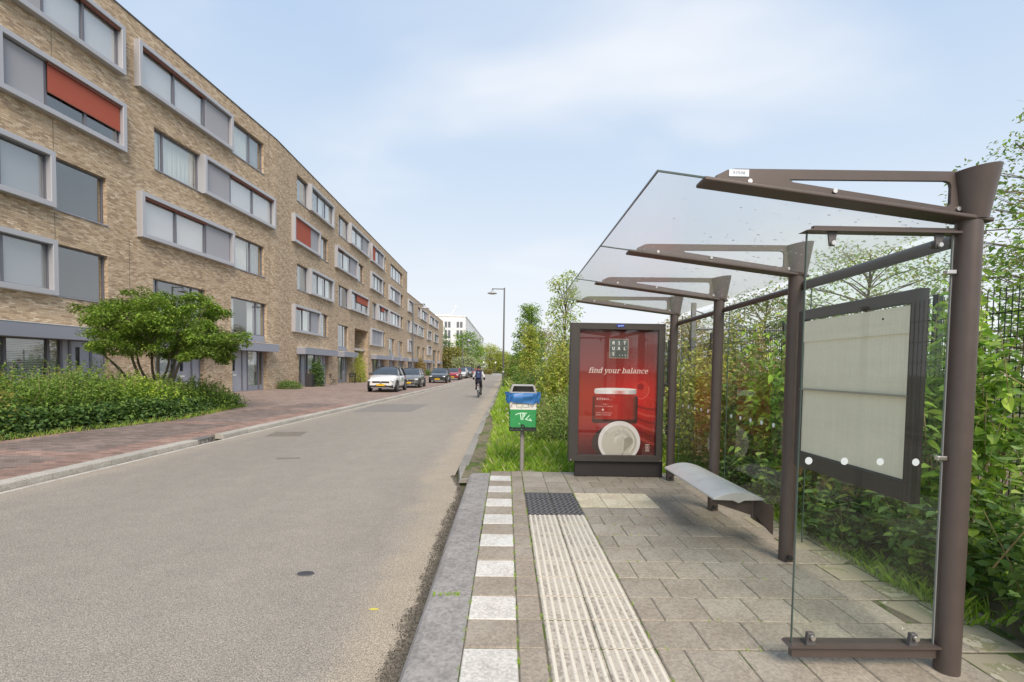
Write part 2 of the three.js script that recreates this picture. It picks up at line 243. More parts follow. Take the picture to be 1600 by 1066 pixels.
// ---- pavement and forecourt across the road
const PL = 0.1;
{
  const pl = structGroup('forecourt');
  const bt = texture(1024, (u, v) => { // brown clinker laid in running bond, too far off to tell apart
    const R = 60, row = Math.floor(v * R), x = u * 30 + (row % 2) * 0.5, id = hash2(Math.floor(x) % 30, row, 5), fx = x - Math.floor(x), fy = v * R - row, j = fx < 0.05 || fy < 0.1, n = fbm(u * 8, v * 8, 6, 4, 8, 8);
    const b = (0.8 + 0.4 * id) * (0.8 + 0.4 * n) * (j ? 0.72 : 1); return [0.285 * b, 0.215 * b, 0.178 * b]; }, [6, 6]);
  const pts = [[-24, 6]]; for (let z = 4; z > -112; z -= 4) pts.push([kerbL(z) - 0.28, z]); pts.push([kerbL(-112) - 0.28, -122], [-24, -122]);
  mesh('brick_paving', metreUV(extrude(pts.map(([x, z]) => [x, -z]), 0.3).rotateX(-Math.PI / 2).translate(0, PL - 0.3, 0)), mat([1, 1, 1], 0.9, 0, { map: bt }), pl);
  // the nearest clinkers, laid one by one: a red band along the kerb, dark bays between red cross bands
  const cells = []; const r = mulberry(9);
  for (let j = 0; j < 170; j++) { const z = -3 - j * 0.102; for (let i = 0; i < 19; i++) { const x = kerbL(z) - 0.4 - (i + (j % 2) * 0.5) * 0.204; if (x > -10.6 + 0.02 * (j - 60)) cells.push([x, z, kerbL(z) - x]); } }
  const im = new THREE.InstancedMesh(tileGeo(0.199, 0.097, 0.03, 0.004, 0, 0), mat([1, 1, 1], 0.9, 0, { map: concreteTex }), cells.length), M = new THREE.Matrix4(), E = new THREE.Euler(), q = new THREE.Quaternion(), c = new THREE.Color();
  cells.forEach(([x, z, d], i) => {
    const slant = z + (d - 1.0) * 0.1, cross = [-3.6, -8.35, -13.0, -17.6].some(b => Math.abs(slant - b) < 0.2 + 0.0 * d), red = d < 0.95 + 0.04 * fbm(z, 3, 3, 2) || cross || d > 3.45, v = 0.72 + 0.5 * r(), st = fbm(x * 1.1, z * 1.1, 13, 3);
    M.compose(V3(x, PL + 0.006 + (r() - 0.5) * 0.003, z), q.setFromEuler(E.set((r() - 0.5) * 0.02, (r() - 0.5) * 0.02, (r() - 0.5) * 0.02)), V3(1, 1, 1)); im.setMatrixAt(i, M);
    const b = v * (0.75 + 0.5 * st); im.setColorAt(i, red ? c.setRGB(0.345 * b, 0.235 * b, 0.195 * b) : c.setRGB(0.25 * b, 0.198 * b, 0.178 * b));
  });
  im.name = 'clinker_bricks'; im.castShadow = im.receiveShadow = true; im.userData.kind = 'stuff'; pl.add(im);
  // kerb of light concrete stones, gutter strip, gully
  const kerb = structGroup('forecourt_kerb'), km = [[.50, .48, .43], [.46, .44, .395], [.53, .505, .455]].map(cc => mat(cc, 0.9, 0, { map: concreteTex, bumpMap: grainBump, bumpScale: 0.002 })), gm = mat([.58, .55, .49], 0.9, 0, { map: concreteTex });
  for (let i = 0; i < 70; i++) { const z0 = 2 - i, z1 = z0 - 0.988, x0 = kerbL(z0), x1 = kerbL(z1), ry = Math.atan2(x0 - x1, 0.988);
    const g = metreUV(extrude([[-0.29, 0], [-0.29, PL + 0.008], [-0.1, PL + 0.006], [-0.085, PL - 0.01], [-0.075, 0]], 0.988)); const gully = z0 < -9.9 && z0 > -10.9;
    const m = mesh('kerb_stone', g, km[i % 3], kerb); m.position.set(x1, 0, z1); m.rotation.y = ry; if (gully) { m.scale.z = 0.45; const a = 0.543; m.position.z += 0.54 * 0.988; m.position.x += Math.sin(ry) * a; }
    const s = mesh('gutter_strip', metreUV(boxAt(-0.055, 0.035, -0.05, 0.006, 0, 0.984)), gm, kerb); s.position.set(x1, 0, z1); s.rotation.y = ry; }
  mesh('kerb_run', metreUV(boxAt(-5.5, -5.33, -0.05, PL + 0.004, -112, -67.4)), km[1], kerb);
  const gu = thing('street_gully', 'cast iron kerb gully with three dark slots', 'gully', [kerbL(-10.35), 0, -10.35]); const im2 = mat([.18, .17, .16], 0.75, 0.2), dk = mat([.07, .065, .06], 1);
  mesh('casing', merge([boxAt(-0.29, -0.06, PL - 0.005, PL + 0.012, -0.33, 0.2), boxAt(-0.29, -0.25, 0, PL, -0.33, 0.2), ...[-0.33, -0.18, -0.03, 0.15].map(z => boxAt(-0.1, -0.06, 0, PL, z, z + 0.05)), boxAt(-0.24, -0.07, -0.01, 0.004, -0.33, 0.2)]), im2, gu);
  for (const z of [-0.23, -0.08, 0.085]) mesh('slot', boxAt(-0.245, -0.235, 0.008, PL - 0.008, z - 0.045, z + 0.06), dk, gu);
}
// ---------------------------------------------------------------- apartment buildings across the road
const brickTex = (() => {
  const NB = 20, NR = 64, pal = [[.485, .37, .25], [.43, .32, .21], [.545, .43, .305], [.365, .265, .175], [.60, .49, .36], [.455, .355, .25], [.30, .215, .145], [.50, .375, .245]];
  return texture(2048, (u, v) => { const row = Math.floor(v * NR), x = u * NB + (row % 2) * 0.5 + (hash2(row, 3, 9) - 0.5) * 0.25, bi = ((Math.floor(x) % NB) + NB) % NB, fx = x - Math.floor(x), fy = v * NR - row;
    if (fx < 0.045 || fy < 0.16) { const n = 0.85 + 0.3 * vnoise(u * 300, v * 300, 3); return [.36 * n, .29 * n, .205 * n]; }
    const c0 = pal[Math.floor(hash2(bi, row, 1) * pal.length)], c = c0.map((v, e) => lerp(v, [.465, .362, .262][e], 0.08)), k = 1.1 * (0.9 + 0.2 * hash2(bi, row, 2)) * (0.86 + 0.28 * fbm(u * 260, v * 260, 4, 2)); return [c[0] * k, c[1] * k, c[2] * k]; }, [4.2, 4.0]);
})();
const brickBump = texture(1024, (u, v) => { const NB = 20, NR = 64, row = Math.floor(v * NR), x = u * NB + (row % 2) * 0.5 + (hash2(row, 3, 9) - 0.5) * 0.25, fx = x - Math.floor(x), fy = v * NR - row, bi = ((Math.floor(x) % NB) + NB) % NB; return fx < 0.05 || fy < 0.18 ? 0.1 : 0.55 + 0.4 * hash2(bi, row, 8); }, [4.2, 4.0], false);
const brickM = mat([1, 1, 1], 0.92, 0, { map: brickTex, bumpMap: brickBump, bumpScale: 0.012 });
const frameM = mat([.45, .455, .48], 0.45, 0.25), darkFrameM = mat([.17, .17, .2], 0.5, 0.2), lavM = mat([.29, .305, .36], 0.5, 0.1), copingM = mat([.1, .095, .09], 0.6, 0.3);
const paneM = mat([.97, .985, .98], 0.02, 0, { transmission: 1, thickness: 0, ior: 2.05 });
const weave = (c, s) => texture(128, (u, v) => { const k = 0.9 + 0.12 * Math.sin(v * 128 * Math.PI / 2) + 0.06 * (hash2(Math.floor(u * 128), Math.floor(v * 128), s) - 0.5); return c.map(x => x * k); }, [0.5, 0.5]);
const screenM = mat([1, 1, 1], 0.95, 0, { map: weave([.40, .405, .445], 3) }), blindM = mat([1, 1, 1], 0.9, 0, { map: weave([.43, .105, .065], 4) }), curtainM = mat([.74, .75, .72], 0.95), lightBlindM = mat([.68, .65, .665], 0.95), darkCurtM = mat([.34, .37, .37], 0.95), roomM = mat([.5, .48, .45], 0.95), rollM = mat([.22, .075, .055], 0.7), doorM = mat([.36, .375, .43], 0.45, 0.05), steelM = mat([.6, .6, .6], 0.3, 0.9), whiteM = mat([.8, .8, .78], 0.5);
const HB = [0, 4.05, 7.13, 10.36, 13.45], WH = 1.93;
function facade(root, o, dir) {                                       // local x along the wall, y up, z out towards the road
  const ry = Math.atan2(-dir[1], dir[0]), base = V3(o[0] - root.position.x, 0, o[1] - root.position.z);
  return { root, holes: [], put(m) { m.position.copy(base); m.rotation.y = ry; return m; }, add(name, geo, material) { return this.put(mesh(name, geo, material, root)); } };
}
const rngW = mulberry(404);
function foldCurtain(x0, x1, y0, y1, z) { const n = Math.max(8, Math.round((x1 - x0) / 0.05)); const g = new THREE.PlaneGeometry(x1 - x0, y1 - y0, n, 1).translate((x0 + x1) / 2, (y0 + y1) / 2, z); const p = g.attributes.position; for (let i = 0; i < p.count; i++) p.setZ(i, z + 0.03 * Math.sin(p.getX(i) * 62) + 0.012 * Math.sin(p.getX(i) * 23)); g.computeVertexNormals(); return g; }
function fill(parent, kind, x0, x1, y0, y1, zg) {                     // what is seen in one pane: the glass, and what hangs behind or before it
  mesh('pane', boxAt(x0, x1, y0, y1, zg - 0.003, zg + 0.003), paneM, parent);
  if (kind === 's') mesh('screen', boxAt(x0 + 0.02, x1 - 0.02, y0 + 0.01, y1 - 0.02, zg + 0.05, zg + 0.056), screenM, parent);
  if (kind === 'l') mesh('blind', boxAt(x0 + 0.02, x1 - 0.02, y0 + 0.01, y1 - 0.02, zg - 0.07, zg - 0.064), lightBlindM, parent);
  if (kind === 'i') mesh('screen', boxAt(x0 + 0.02, x1 - 0.02, y0 + 0.01, y1 - 0.02, zg - 0.09, zg - 0.084), screenM, parent);
  if (kind === 'c') mesh('curtain', foldCurtain(x0 + 0.01, x1 - 0.01, y0 + 0.02, y1 - 0.02, zg - 0.16), curtainM, parent);
  if (kind === 'd') mesh('curtain', foldCurtain(x0 + 0.01, x1 - 0.01, y0 + 0.02, y1 - 0.02, zg - 0.16), darkCurtM, parent);
  if (kind === 'h') { mesh('curtain', foldCurtain(x0 + 0.01, lerp(x0, x1, 0.28), y0 + 0.02, y1 - 0.02, zg - 0.16), curtainM, parent); mesh('curtain', foldCurtain(lerp(x0, x1, 0.76), x1 - 0.01, y0 + 0.02, y1 - 0.02, zg - 0.16), curtainM, parent); }
  if (kind === 'v') { const gs = []; for (let y = y0 + 0.04; y < y1 - 0.03; y += 0.06) gs.push(boxAt(x0 + 0.02, x1 - 0.02, y, y + 0.035, zg - 0.1, zg - 0.085)); mesh('blind', merge(gs), curtainM, parent); }
}
// a window in a box frame that stands out from the wall; kinds: one letter per pane, R0..1 share covered by a red awning
function bay(f, t0, t1, lv, kinds = 'sgg', red = [], h = WH) {
  const y0 = HB[lv], y1 = y0 + h, w = 0.16, zg = 0.02, out = 0.25; f.holes.push(rectPts(t0 + 0.12, t1 - 0.12, y0 + 0.12, y1 - 0.12));
  const b = f.add('window_box', extrude(rectPts(t0, t1, y0, y1), out + 0.3, [rectPts(t0 + w, t1 - w, y0 + w, y1 - w)], 0.012).translate(0, 0, -0.3), frameM);
  const n = kinds.length, a0 = t0 + w, a1 = t1 - w, p = (a1 - a0) / n, yb = y0 + w, yt = y1 - w;
  for (let k = 0; k <= n; k++) { const x = a0 + k * p, s = k === 0 || k === n ? 0.035 : 0.045; mesh('mullion', boxAt(x - s, x + s, yb + 0.05, yt - 0.05, zg - 0.04, zg + 0.045), darkFrameM, b); }
  mesh('rail', boxAt(a0, a1, yb, yb + 0.05, zg - 0.045, zg + 0.05), darkFrameM, b); mesh('rail', boxAt(a0, a1, yt - 0.05, yt, zg - 0.045, zg + 0.05), darkFrameM, b);
  for (let k = 0; k < n; k++) { const x0 = a0 + k * p + 0.045, x1 = a0 + (k + 1) * p - 0.045; fill(b, kinds[k], x0, x1, yb + 0.05, yt - 0.05, zg); if (kinds[k] === 'g' || kinds[k] === 'l') mesh('awning_roll', boxAt(x0 - 0.04, x1 + 0.04, yt - 0.1, yt - 0.005, zg + 0.07, zg + 0.16), rollM, b); }
  for (const [i, j, share] of red) { const x0 = a0 + i * p + 0.03, x1 = a0 + j * p - 0.03, yy = yt - 0.01 - share * (yt - yb); mesh('awning', boxAt(x0, x1, yy, yt - 0.01, zg + 0.09, zg + 0.097), blindM, b); mesh('awning_bar', boxAt(x0, x1, yy - 0.035, yy, zg + 0.08, zg + 0.108), rollM, b); }
  return b;
}
// a window set back in the brickwork; cuts: shares of the width at which mullions stand
function recess(f, t0, t1, y0, y1, cuts = [0.72], kinds = 'gd', panel = 0) {
  f.holes.push(rectPts(t0, t1, y0, y1)); const zg = -0.2, s = 0.05;
  const b = f.add('window', extrude(rectPts(t0, t1, y0, y1), 0.09, [rectPts(t0 + s, t1 - s, y0 + s + panel, y1 - s)]).translate(0, 0, zg - 0.045), darkFrameM);
  const xs = [t0 + s, ...cuts.map(c => lerp(t0, t1, c)), t1 - s];
  for (let k = 1; k < xs.length - 1; k++) mesh('mullion', boxAt(xs[k] - 0.04, xs[k] + 0.04, y0 + s + panel, y1 - s, zg - 0.04, zg + 0.04), darkFrameM, b);
  for (let k = 0; k < xs.length - 1; k++) fill(b, kinds[k] ?? 'g', xs[k] + (k ? 0.04 : 0), xs[k + 1] - (k < xs.length - 2 ? 0.04 : 0), y0 + s + panel, y1 - s, zg);
  mesh('sill', boxAt(t0 - 0.03, t1 + 0.03, y0 - 0.03, y0 + 0.012, -0.15, 0.05), lavM, b);
  if (panel) mesh('spandrel', boxAt(t0 + 0.01, t1 - 0.01, y0 + 0.012, y0 + panel, zg + 0.046, zg + 0.075), lavM, b);
  return b;
}
const win = (f, t0, t1, lv, cuts, kinds) => recess(f, t0, t1, HB[lv] + 0.02, HB[lv] + WH - 0.04, cuts, kinds);
// shop-height ground floor front: parts listed from left to right as [width share, kind]; W window, D door, P panel
function front(f, t0, t1, list, top = 2.56) {
  f.holes.push(rectPts(t0, t1, 0.0, top)); const zg = -0.28, tot = list.reduce((a, b) => a + b[0], 0); let x = t0;
  const b = f.add('entrance_front', extrude(rectPts(t0, t1, 0.1, top), 0.1, [rectPts(t0 + 0.05, t1 - 0.05, 0.14, top - 0.06)]).translate(0, 0, zg - 0.05), lavM);
  for (const [w, k, c] of list) { const x1 = x + (t1 - t0) * w / tot, a = Math.max(x, t0 + 0.05), e = Math.min(x1, t1 - 0.05);
    if (x > t0 + 0.01) mesh('post', boxAt(x - 0.045, x + 0.045, 0.14, top - 0.06, zg - 0.05, zg + 0.06), darkFrameM, b);
    if (k === 'W') { mesh('base_panel', boxAt(a, e, 0.14, 0.42, zg - 0.03, zg + 0.03), lavM, b); fill(b, c ?? 'c', a + 0.04, e - 0.04, 0.42, top - 0.06, zg); }
    else if (k === 'P') mesh('panel', boxAt(a + 0.02, e - 0.02, 0.14, top - 0.06, zg - 0.03, zg + 0.035), doorM, b);
    else { const m = (a + e) / 2, hw = (e - a) / 2 - 0.04; mesh('door', extrude(rectPts(m - hw, m + hw, 0.14, top - 0.08), 0.06, [rectPts(m - hw * 0.5, m - hw * 0.05, 1.3, top - 0.3)]).translate(0, 0, zg - 0.03), doorM, b); mesh('door_glass', boxAt(m - hw * 0.5, m - hw * 0.05, 1.3, top - 0.3, zg - 0.004, zg + 0.004), mat([.03, .035, .04], 0.05), b);
      mesh('letterbox', boxAt(m - hw * 0.45, m + hw * 0.1, 1.02, 1.1, zg + 0.03, zg + 0.045), whiteM, b); mesh('handle', bar([m + hw * 0.72, 0.95, zg + 0.08], [m + hw * 0.72, 1.3, zg + 0.08], 0.014), steelM, b); }
    x = x1; }
  return b;
}
function canopy(f, t0, t1, y0 = 2.5, y1 = 2.96, out = 0.62) { const c = f.add('canopy', extrude(rectPts(t0, t1, y0, y1), out, [], 0.01).translate(0, 0, 0.012), lavM); mesh('drip_edge', boxAt(t0 - 0.02, t1 + 0.02, y1 + 0.011, y1 + 0.03, 0.014, out + 0.035), whiteM, c); return c; }
function walls(f, t0, t1, h) {
  const g = new THREE.ExtrudeGeometry(shapeOf(rectPts(t0, t1, 0, h), f.holes), { depth: 0.36, bevelEnabled: false }).translate(0, 0, -0.36);
  const w = f.add('wall', metreUV(g), brickM);
  mesh('roof_coping', boxAt(t0, t1, h + 0.001, h + 0.06, -0.4, 0.03), copingM, w);
  // floors, partitions and back wall of the rooms behind the glass
  const gs = []; for (const y of [3.55, 6.7, 9.85, 13.0].filter(y => y < h - 1)) gs.push(boxAt(t0 + 0.05, t1 - 0.05, y - 0.25, y, -9, -0.362)); gs.push(boxAt(t0 + 0.05, t1 - 0.05, h - 0.5, h - 0.2, -9, -0.362)); gs.push(boxAt(t0, t1, 0, h - 0.2, -9.3, -9));
  for (const [t, a, e] of f.joints ?? []) mesh('movement_joint', boxAt(t - 0.012, t + 0.012, a, e, -0.01, 0.004), mat([.20, .165, .12], 0.9), w);
  return [w, gs];
}
function interior(f, gs, parts, h) { for (const t of parts) gs.push(boxAt(t - 0.1, t + 0.1, 0, h - 0.5, -8.99, -0.37)); f.add('room_shell', merge(gs), roomM); }

const BEND = [-15.148, -31.976], dAB = [0.07681, -0.99705], dC = [-0.01327, -0.99991], tB = 4.493;
const oAB = [BEND[0] - dAB[0] * tB, BEND[1] - dAB[1] * tB];
const b1 = thing('apartment_building', 'long tan brick apartment block of five storeys with bent facade', 'building', [BEND[0], 0, BEND[1]]);
const fA = facade(b1, oAB, dAB), fC = facade(b1, BEND, dC);
// wing nearest the camera
bay(fA, -11.9, -7.1, 4, 'slL'.toLowerCase()); bay(fA, -11.82, -7.1, 3, 'sgg', [[1, 3, 0.62]]);
bay(fA, -14.8, -10.06, 2, 'ssi'); win(fA, -10.06, -7.82, 2, [], 'g'); bay(fA, -14.8, -10.04, 1, 'gsi'); win(fA, -10.04, -7.82, 1, [], 'g');
front(fA, -14.8, -7.77, [[1.7, 'W', 'v'], [1.9, 'W', 'v'], [1.5, 'W', 'v'], [0.5, 'W', 'v'], [0.35, 'P'], [0.9, 'D'], [0.65, 'P']]); canopy(fA, -15.6, -8.98);
bay(fA, -6.42, -0.22, 4, 'lls'); win(fA, -0.22, 3.05, 4, [0.62], 'cd');
win(fA, -5.41, -2.5, 3, [0.22], 'cc'); bay(fA, -2.5, 3.97, 3, 'sll');
bay(fA, -6.4, -0.17, 2, 'lls'); win(fA, -0.17, 3.05, 2, [0.62], 'cd');
recess(fA, -5.57, -2.2, 3.12, 5.5, [0.12, 0.76], 'cgd', 0.35); recess(fA, -0.18, 3.3, 3.12, 5.5, [0.74], 'hd', 0.35);
front(fA, -5.52, -2.35, [[0.5, 'W'], [1.0, 'W'], [1.05, 'D'], [0.6, 'P']]); canopy(fA, -6.2, -1.9);
front(fA, -0.1, 3.28, [[1.2, 'D'], [0.5, 'P'], [1.1, 'W'], [0.5, 'W', 'd']]); canopy(fA, -0.6, 3.6);
fA.joints = [[-9.9, 9.12, 10.3], [-9.9, 12.35, 13.4], [-9.9, 5.98, 7.05], [3.6, 5.7, 10.2], [3.6, 12.4, 16.2], [-6.8, 3.2, 6.9]];
{ const [, gs] = walls(fA, -22, tB, 16.25); interior(fA, gs, [-15.1, -6.75, -1.1], 16.25); }
// wing beyond the bend
win(fC, 3.13, 5.15, 4, [], 'd'); bay(fC, 5.15, 10.2, 4, 'dcc'); bay(fC, 2.2, 7.05, 3, 'sss', [[0, 2, 0.99]]); win(fC, 7.05, 9.33, 3, [0.5], 'dd');
win(fC, 3.12, 5.15, 2, [], 'd'); bay(fC, 5.15, 10.2, 2, 'dcc'); bay(fC, 2.2, 7.12, 1, 'gcs'); win(fC, 7.12, 9.35, 1, [], 'd');
front(fC, 3.4, 9.5, [[0.9, 'W'], [0.7, 'P'], [0.4, 'W'], [1.4, 'W'], [0.7, 'P'], [1.0, 'D'], [0.6, 'P']]); canopy(fC, 3.0, 10.0);
win(fC, 12.0, 14.9, 4, [0.3], 'dd'); bay(fC, 14.9, 21.4, 4, 'ccs'); bay(fC, 10.92, 17.2, 3, 'gcs'); win(fC, 17.2, 19.92, 3, [0.5], 'dd');
win(fC, 12.0, 14.9, 2, [0.3], 'dg'); bay(fC, 14.9, 21.3, 2, 'dgg', [[1, 3, 0.45]]); recess(fC, 11.87, 14.8, 3.12, 5.45, [0.62], 'gd', 0.3);
front(fC, 11.9, 15.2, [[0.7, 'W', 'd'], [1, 'W'], [0.9, 'D'], [0.4, 'P']]); canopy(fC, 11.7, 16.0);
fC.holes.push(rectPts(16.85, 21.75, 0, 5.5));
bay(fC, 22.45, 28.0, 4, 'sds', [[0, 1, 0.99]]); win(fC, 28.0, 29.95, 4, [], 'd'); bay(fC, 22.35, 27.5, 3, 'ccd'); win(fC, 27.5, 29.65, 3, [], 'd');
win(fC, 23.4, 25.4, 2, [], 'd'); bay(fC, 25.4, 30.6, 2, 'gcg', [[1, 2, 0.3]]); bay(fC, 22.4, 27.6, 1, 'sss'); win(fC, 27.6, 29.7, 1, [], 'd');
front(fC, 23.6, 29.4, [[1, 'W', 'd'], [1.4, 'W', 'd'], [1, 'D'], [0.8, 'W', 'd']]); canopy(fC, 23.0, 30.6);
win(fC, 32.5, 40.3, 4, [0.25, 0.5, 0.78], 'dcdc'); bay(fC, 31.2, 37.7, 3, 'ccs'); win(fC, 37.7, 40.8, 3, [0.5], 'dd'); bay(fC, 31.2, 37.6, 2, 'gcc'); win(fC, 37.6, 40.9, 2, [], 'd');
recess(fC, 31.9, 35.1, 3.12, 5.42, [0.6], 'gd', 0.3); recess(fC, 37.9, 40.6, 3.12, 5.35, [0.5], 'dg', 0.3);
front(fC, 32.0, 35.2, [[1, 'W', 'd'], [1, 'D'], [0.6, 'P']]); canopy(fC, 31.6, 36.4); front(fC, 37.8, 41.0, [[1, 'W', 'd'], [1, 'D'], [0.6, 'P']]); canopy(fC, 37.4, 42.2);
{ const [, gs] = walls(fC, 0, 43.8, 16.25); interior(fC, gs, [2.0, 11.0, 16.2, 22.1, 30.9], 16.25);
  fC.add('passage_wall', metreUV(merge([boxAt(21.752, 22.05, 0, 5.49, -8.9, -0.361), boxAt(16.55, 16.848, 0, 5.49, -8.9, -0.361), boxAt(16.55, 22.05, 5.502, 5.7, -8.9, -0.361), boxAt(16.85, 21.75, 0, 5.49, -8.98, -8.88)])), brickM);
  fC.add('end_wall', metreUV(boxAt(43.44, 43.8, 0, 16.2, -12, -0.361)), brickM); }
// the lower block that follows
const b2 = thing('apartment_building', 'lower tan brick block of four storeys joined to the bent one', 'building', [BEND[0] + dC[0] * 43.8, 0, BEND[1] + dC[1] * 43.8]);
const fG = facade(b2, [BEND[0] + dC[0] * 0, BEND[1]], dC);
bay(fG, 44.2, 48.3, 3, 'gc'); win(fG, 48.3, 50.0, 3, [], 'd'); win(fG, 53.7, 56.4, 3, [], 'd'); bay(fG, 56.4, 63.2, 3, 'gcs'); win(fG, 63.2, 66.0, 3, [], 'd'); bay(fG, 66.7, 73.5, 3, 'gcd'); bay(fG, 74.2, 80, 3, 'cgd'); win(fG, 80, 83, 3, [], 'd');
win(fG, 44.3, 46.6, 2, [], 'd'); bay(fG, 46.6, 52.4, 2, 'gcc'); bay(fG, 53.2, 58.8, 2, 'gdc'); win(fG, 58.8, 61.5, 2, [], 'd'); bay(fG, 64.3, 69.2, 2, 'dg'); bay(fG, 73.6, 80.1, 2, 'gcd'); win(fG, 80.1, 83.4, 2, [], 'd');
bay(fG, 44.2, 48.1, 1, 'gc'); win(fG, 48.1, 50, 1, [], 'd'); recess(fG, 53.1, 56.4, 3.0, 5.3, [0.5], 'gd', 0.3); recess(fG, 59, 62, 3.0, 5.3, [0.5], 'dg', 0.3); bay(fG, 64.5, 69.4, 1, 'sg'); recess(fG, 81.2, 84.7, 3.0, 5.5, [0.5], 'gd', 0.3);
for (const [a, e] of [[45, 49.5], [53, 56.5], [58.8, 62.2], [64.8, 69.6], [81, 84.6]]) { front(fG, a, e, [[1, 'W', 'd'], [1, 'D'], [0.6, 'P']]); canopy(fG, a - 0.4, e + 1.2); }
recess(fG, 73.3, 78.9, 0.14, 5.4, [0.33, 0.66], 'ddd', 0.3);
{ const [, gs] = walls(fG, 43.802, 91, 13.2); interior(fG, gs, [52, 63, 72, 86], 13.2); fG.add('end_wall', metreUV(boxAt(90.64, 91, 0, 13.15, -12, -0.361)), brickM); }
// ---------------------------------------------------------------- bus shelter
const bronzeTex = texture(256, (u, v) => { const n = 0.86 + 0.2 * fbm(u * 10, v * 10, 3, 4, 10, 10) + 0.07 * (hash2(u * 256 | 0, v * 256 | 0, 4) - 0.5); return [n, n, n]; }, [0.5, 0.5]);
const bronzeM = mat([.098, .077, .068], 0.42, 0.15, { map: bronzeTex }), greyM = mat([.066, .058, .053], 0.45, 0.1, { map: bronzeTex }), boltM = mat([.72, .70, .66], 0.28, 1), blackM = mat([.02, .02, .02], 0.7);
const sideGlassM = mat([.91, .955, .92], 0.015, 0, { transmission: 1, thickness: 0, ior: 1.47 });
const roofGlassM = mat([.96, .97, .965], 0.25, 0, { transmission: 0.95, thickness: 0, ior: 1.5 });
const edgeM = mat([.06, .09, .08], 0.2);
const SX = 2.33, PZ = [-2.445, -3.905, -5.32, -6.74];
const shelter = thing('bus_shelter', 'brown steel bus shelter with tilted glass roof on four posts', 'bus shelter', [SX, PY, -4.6]);
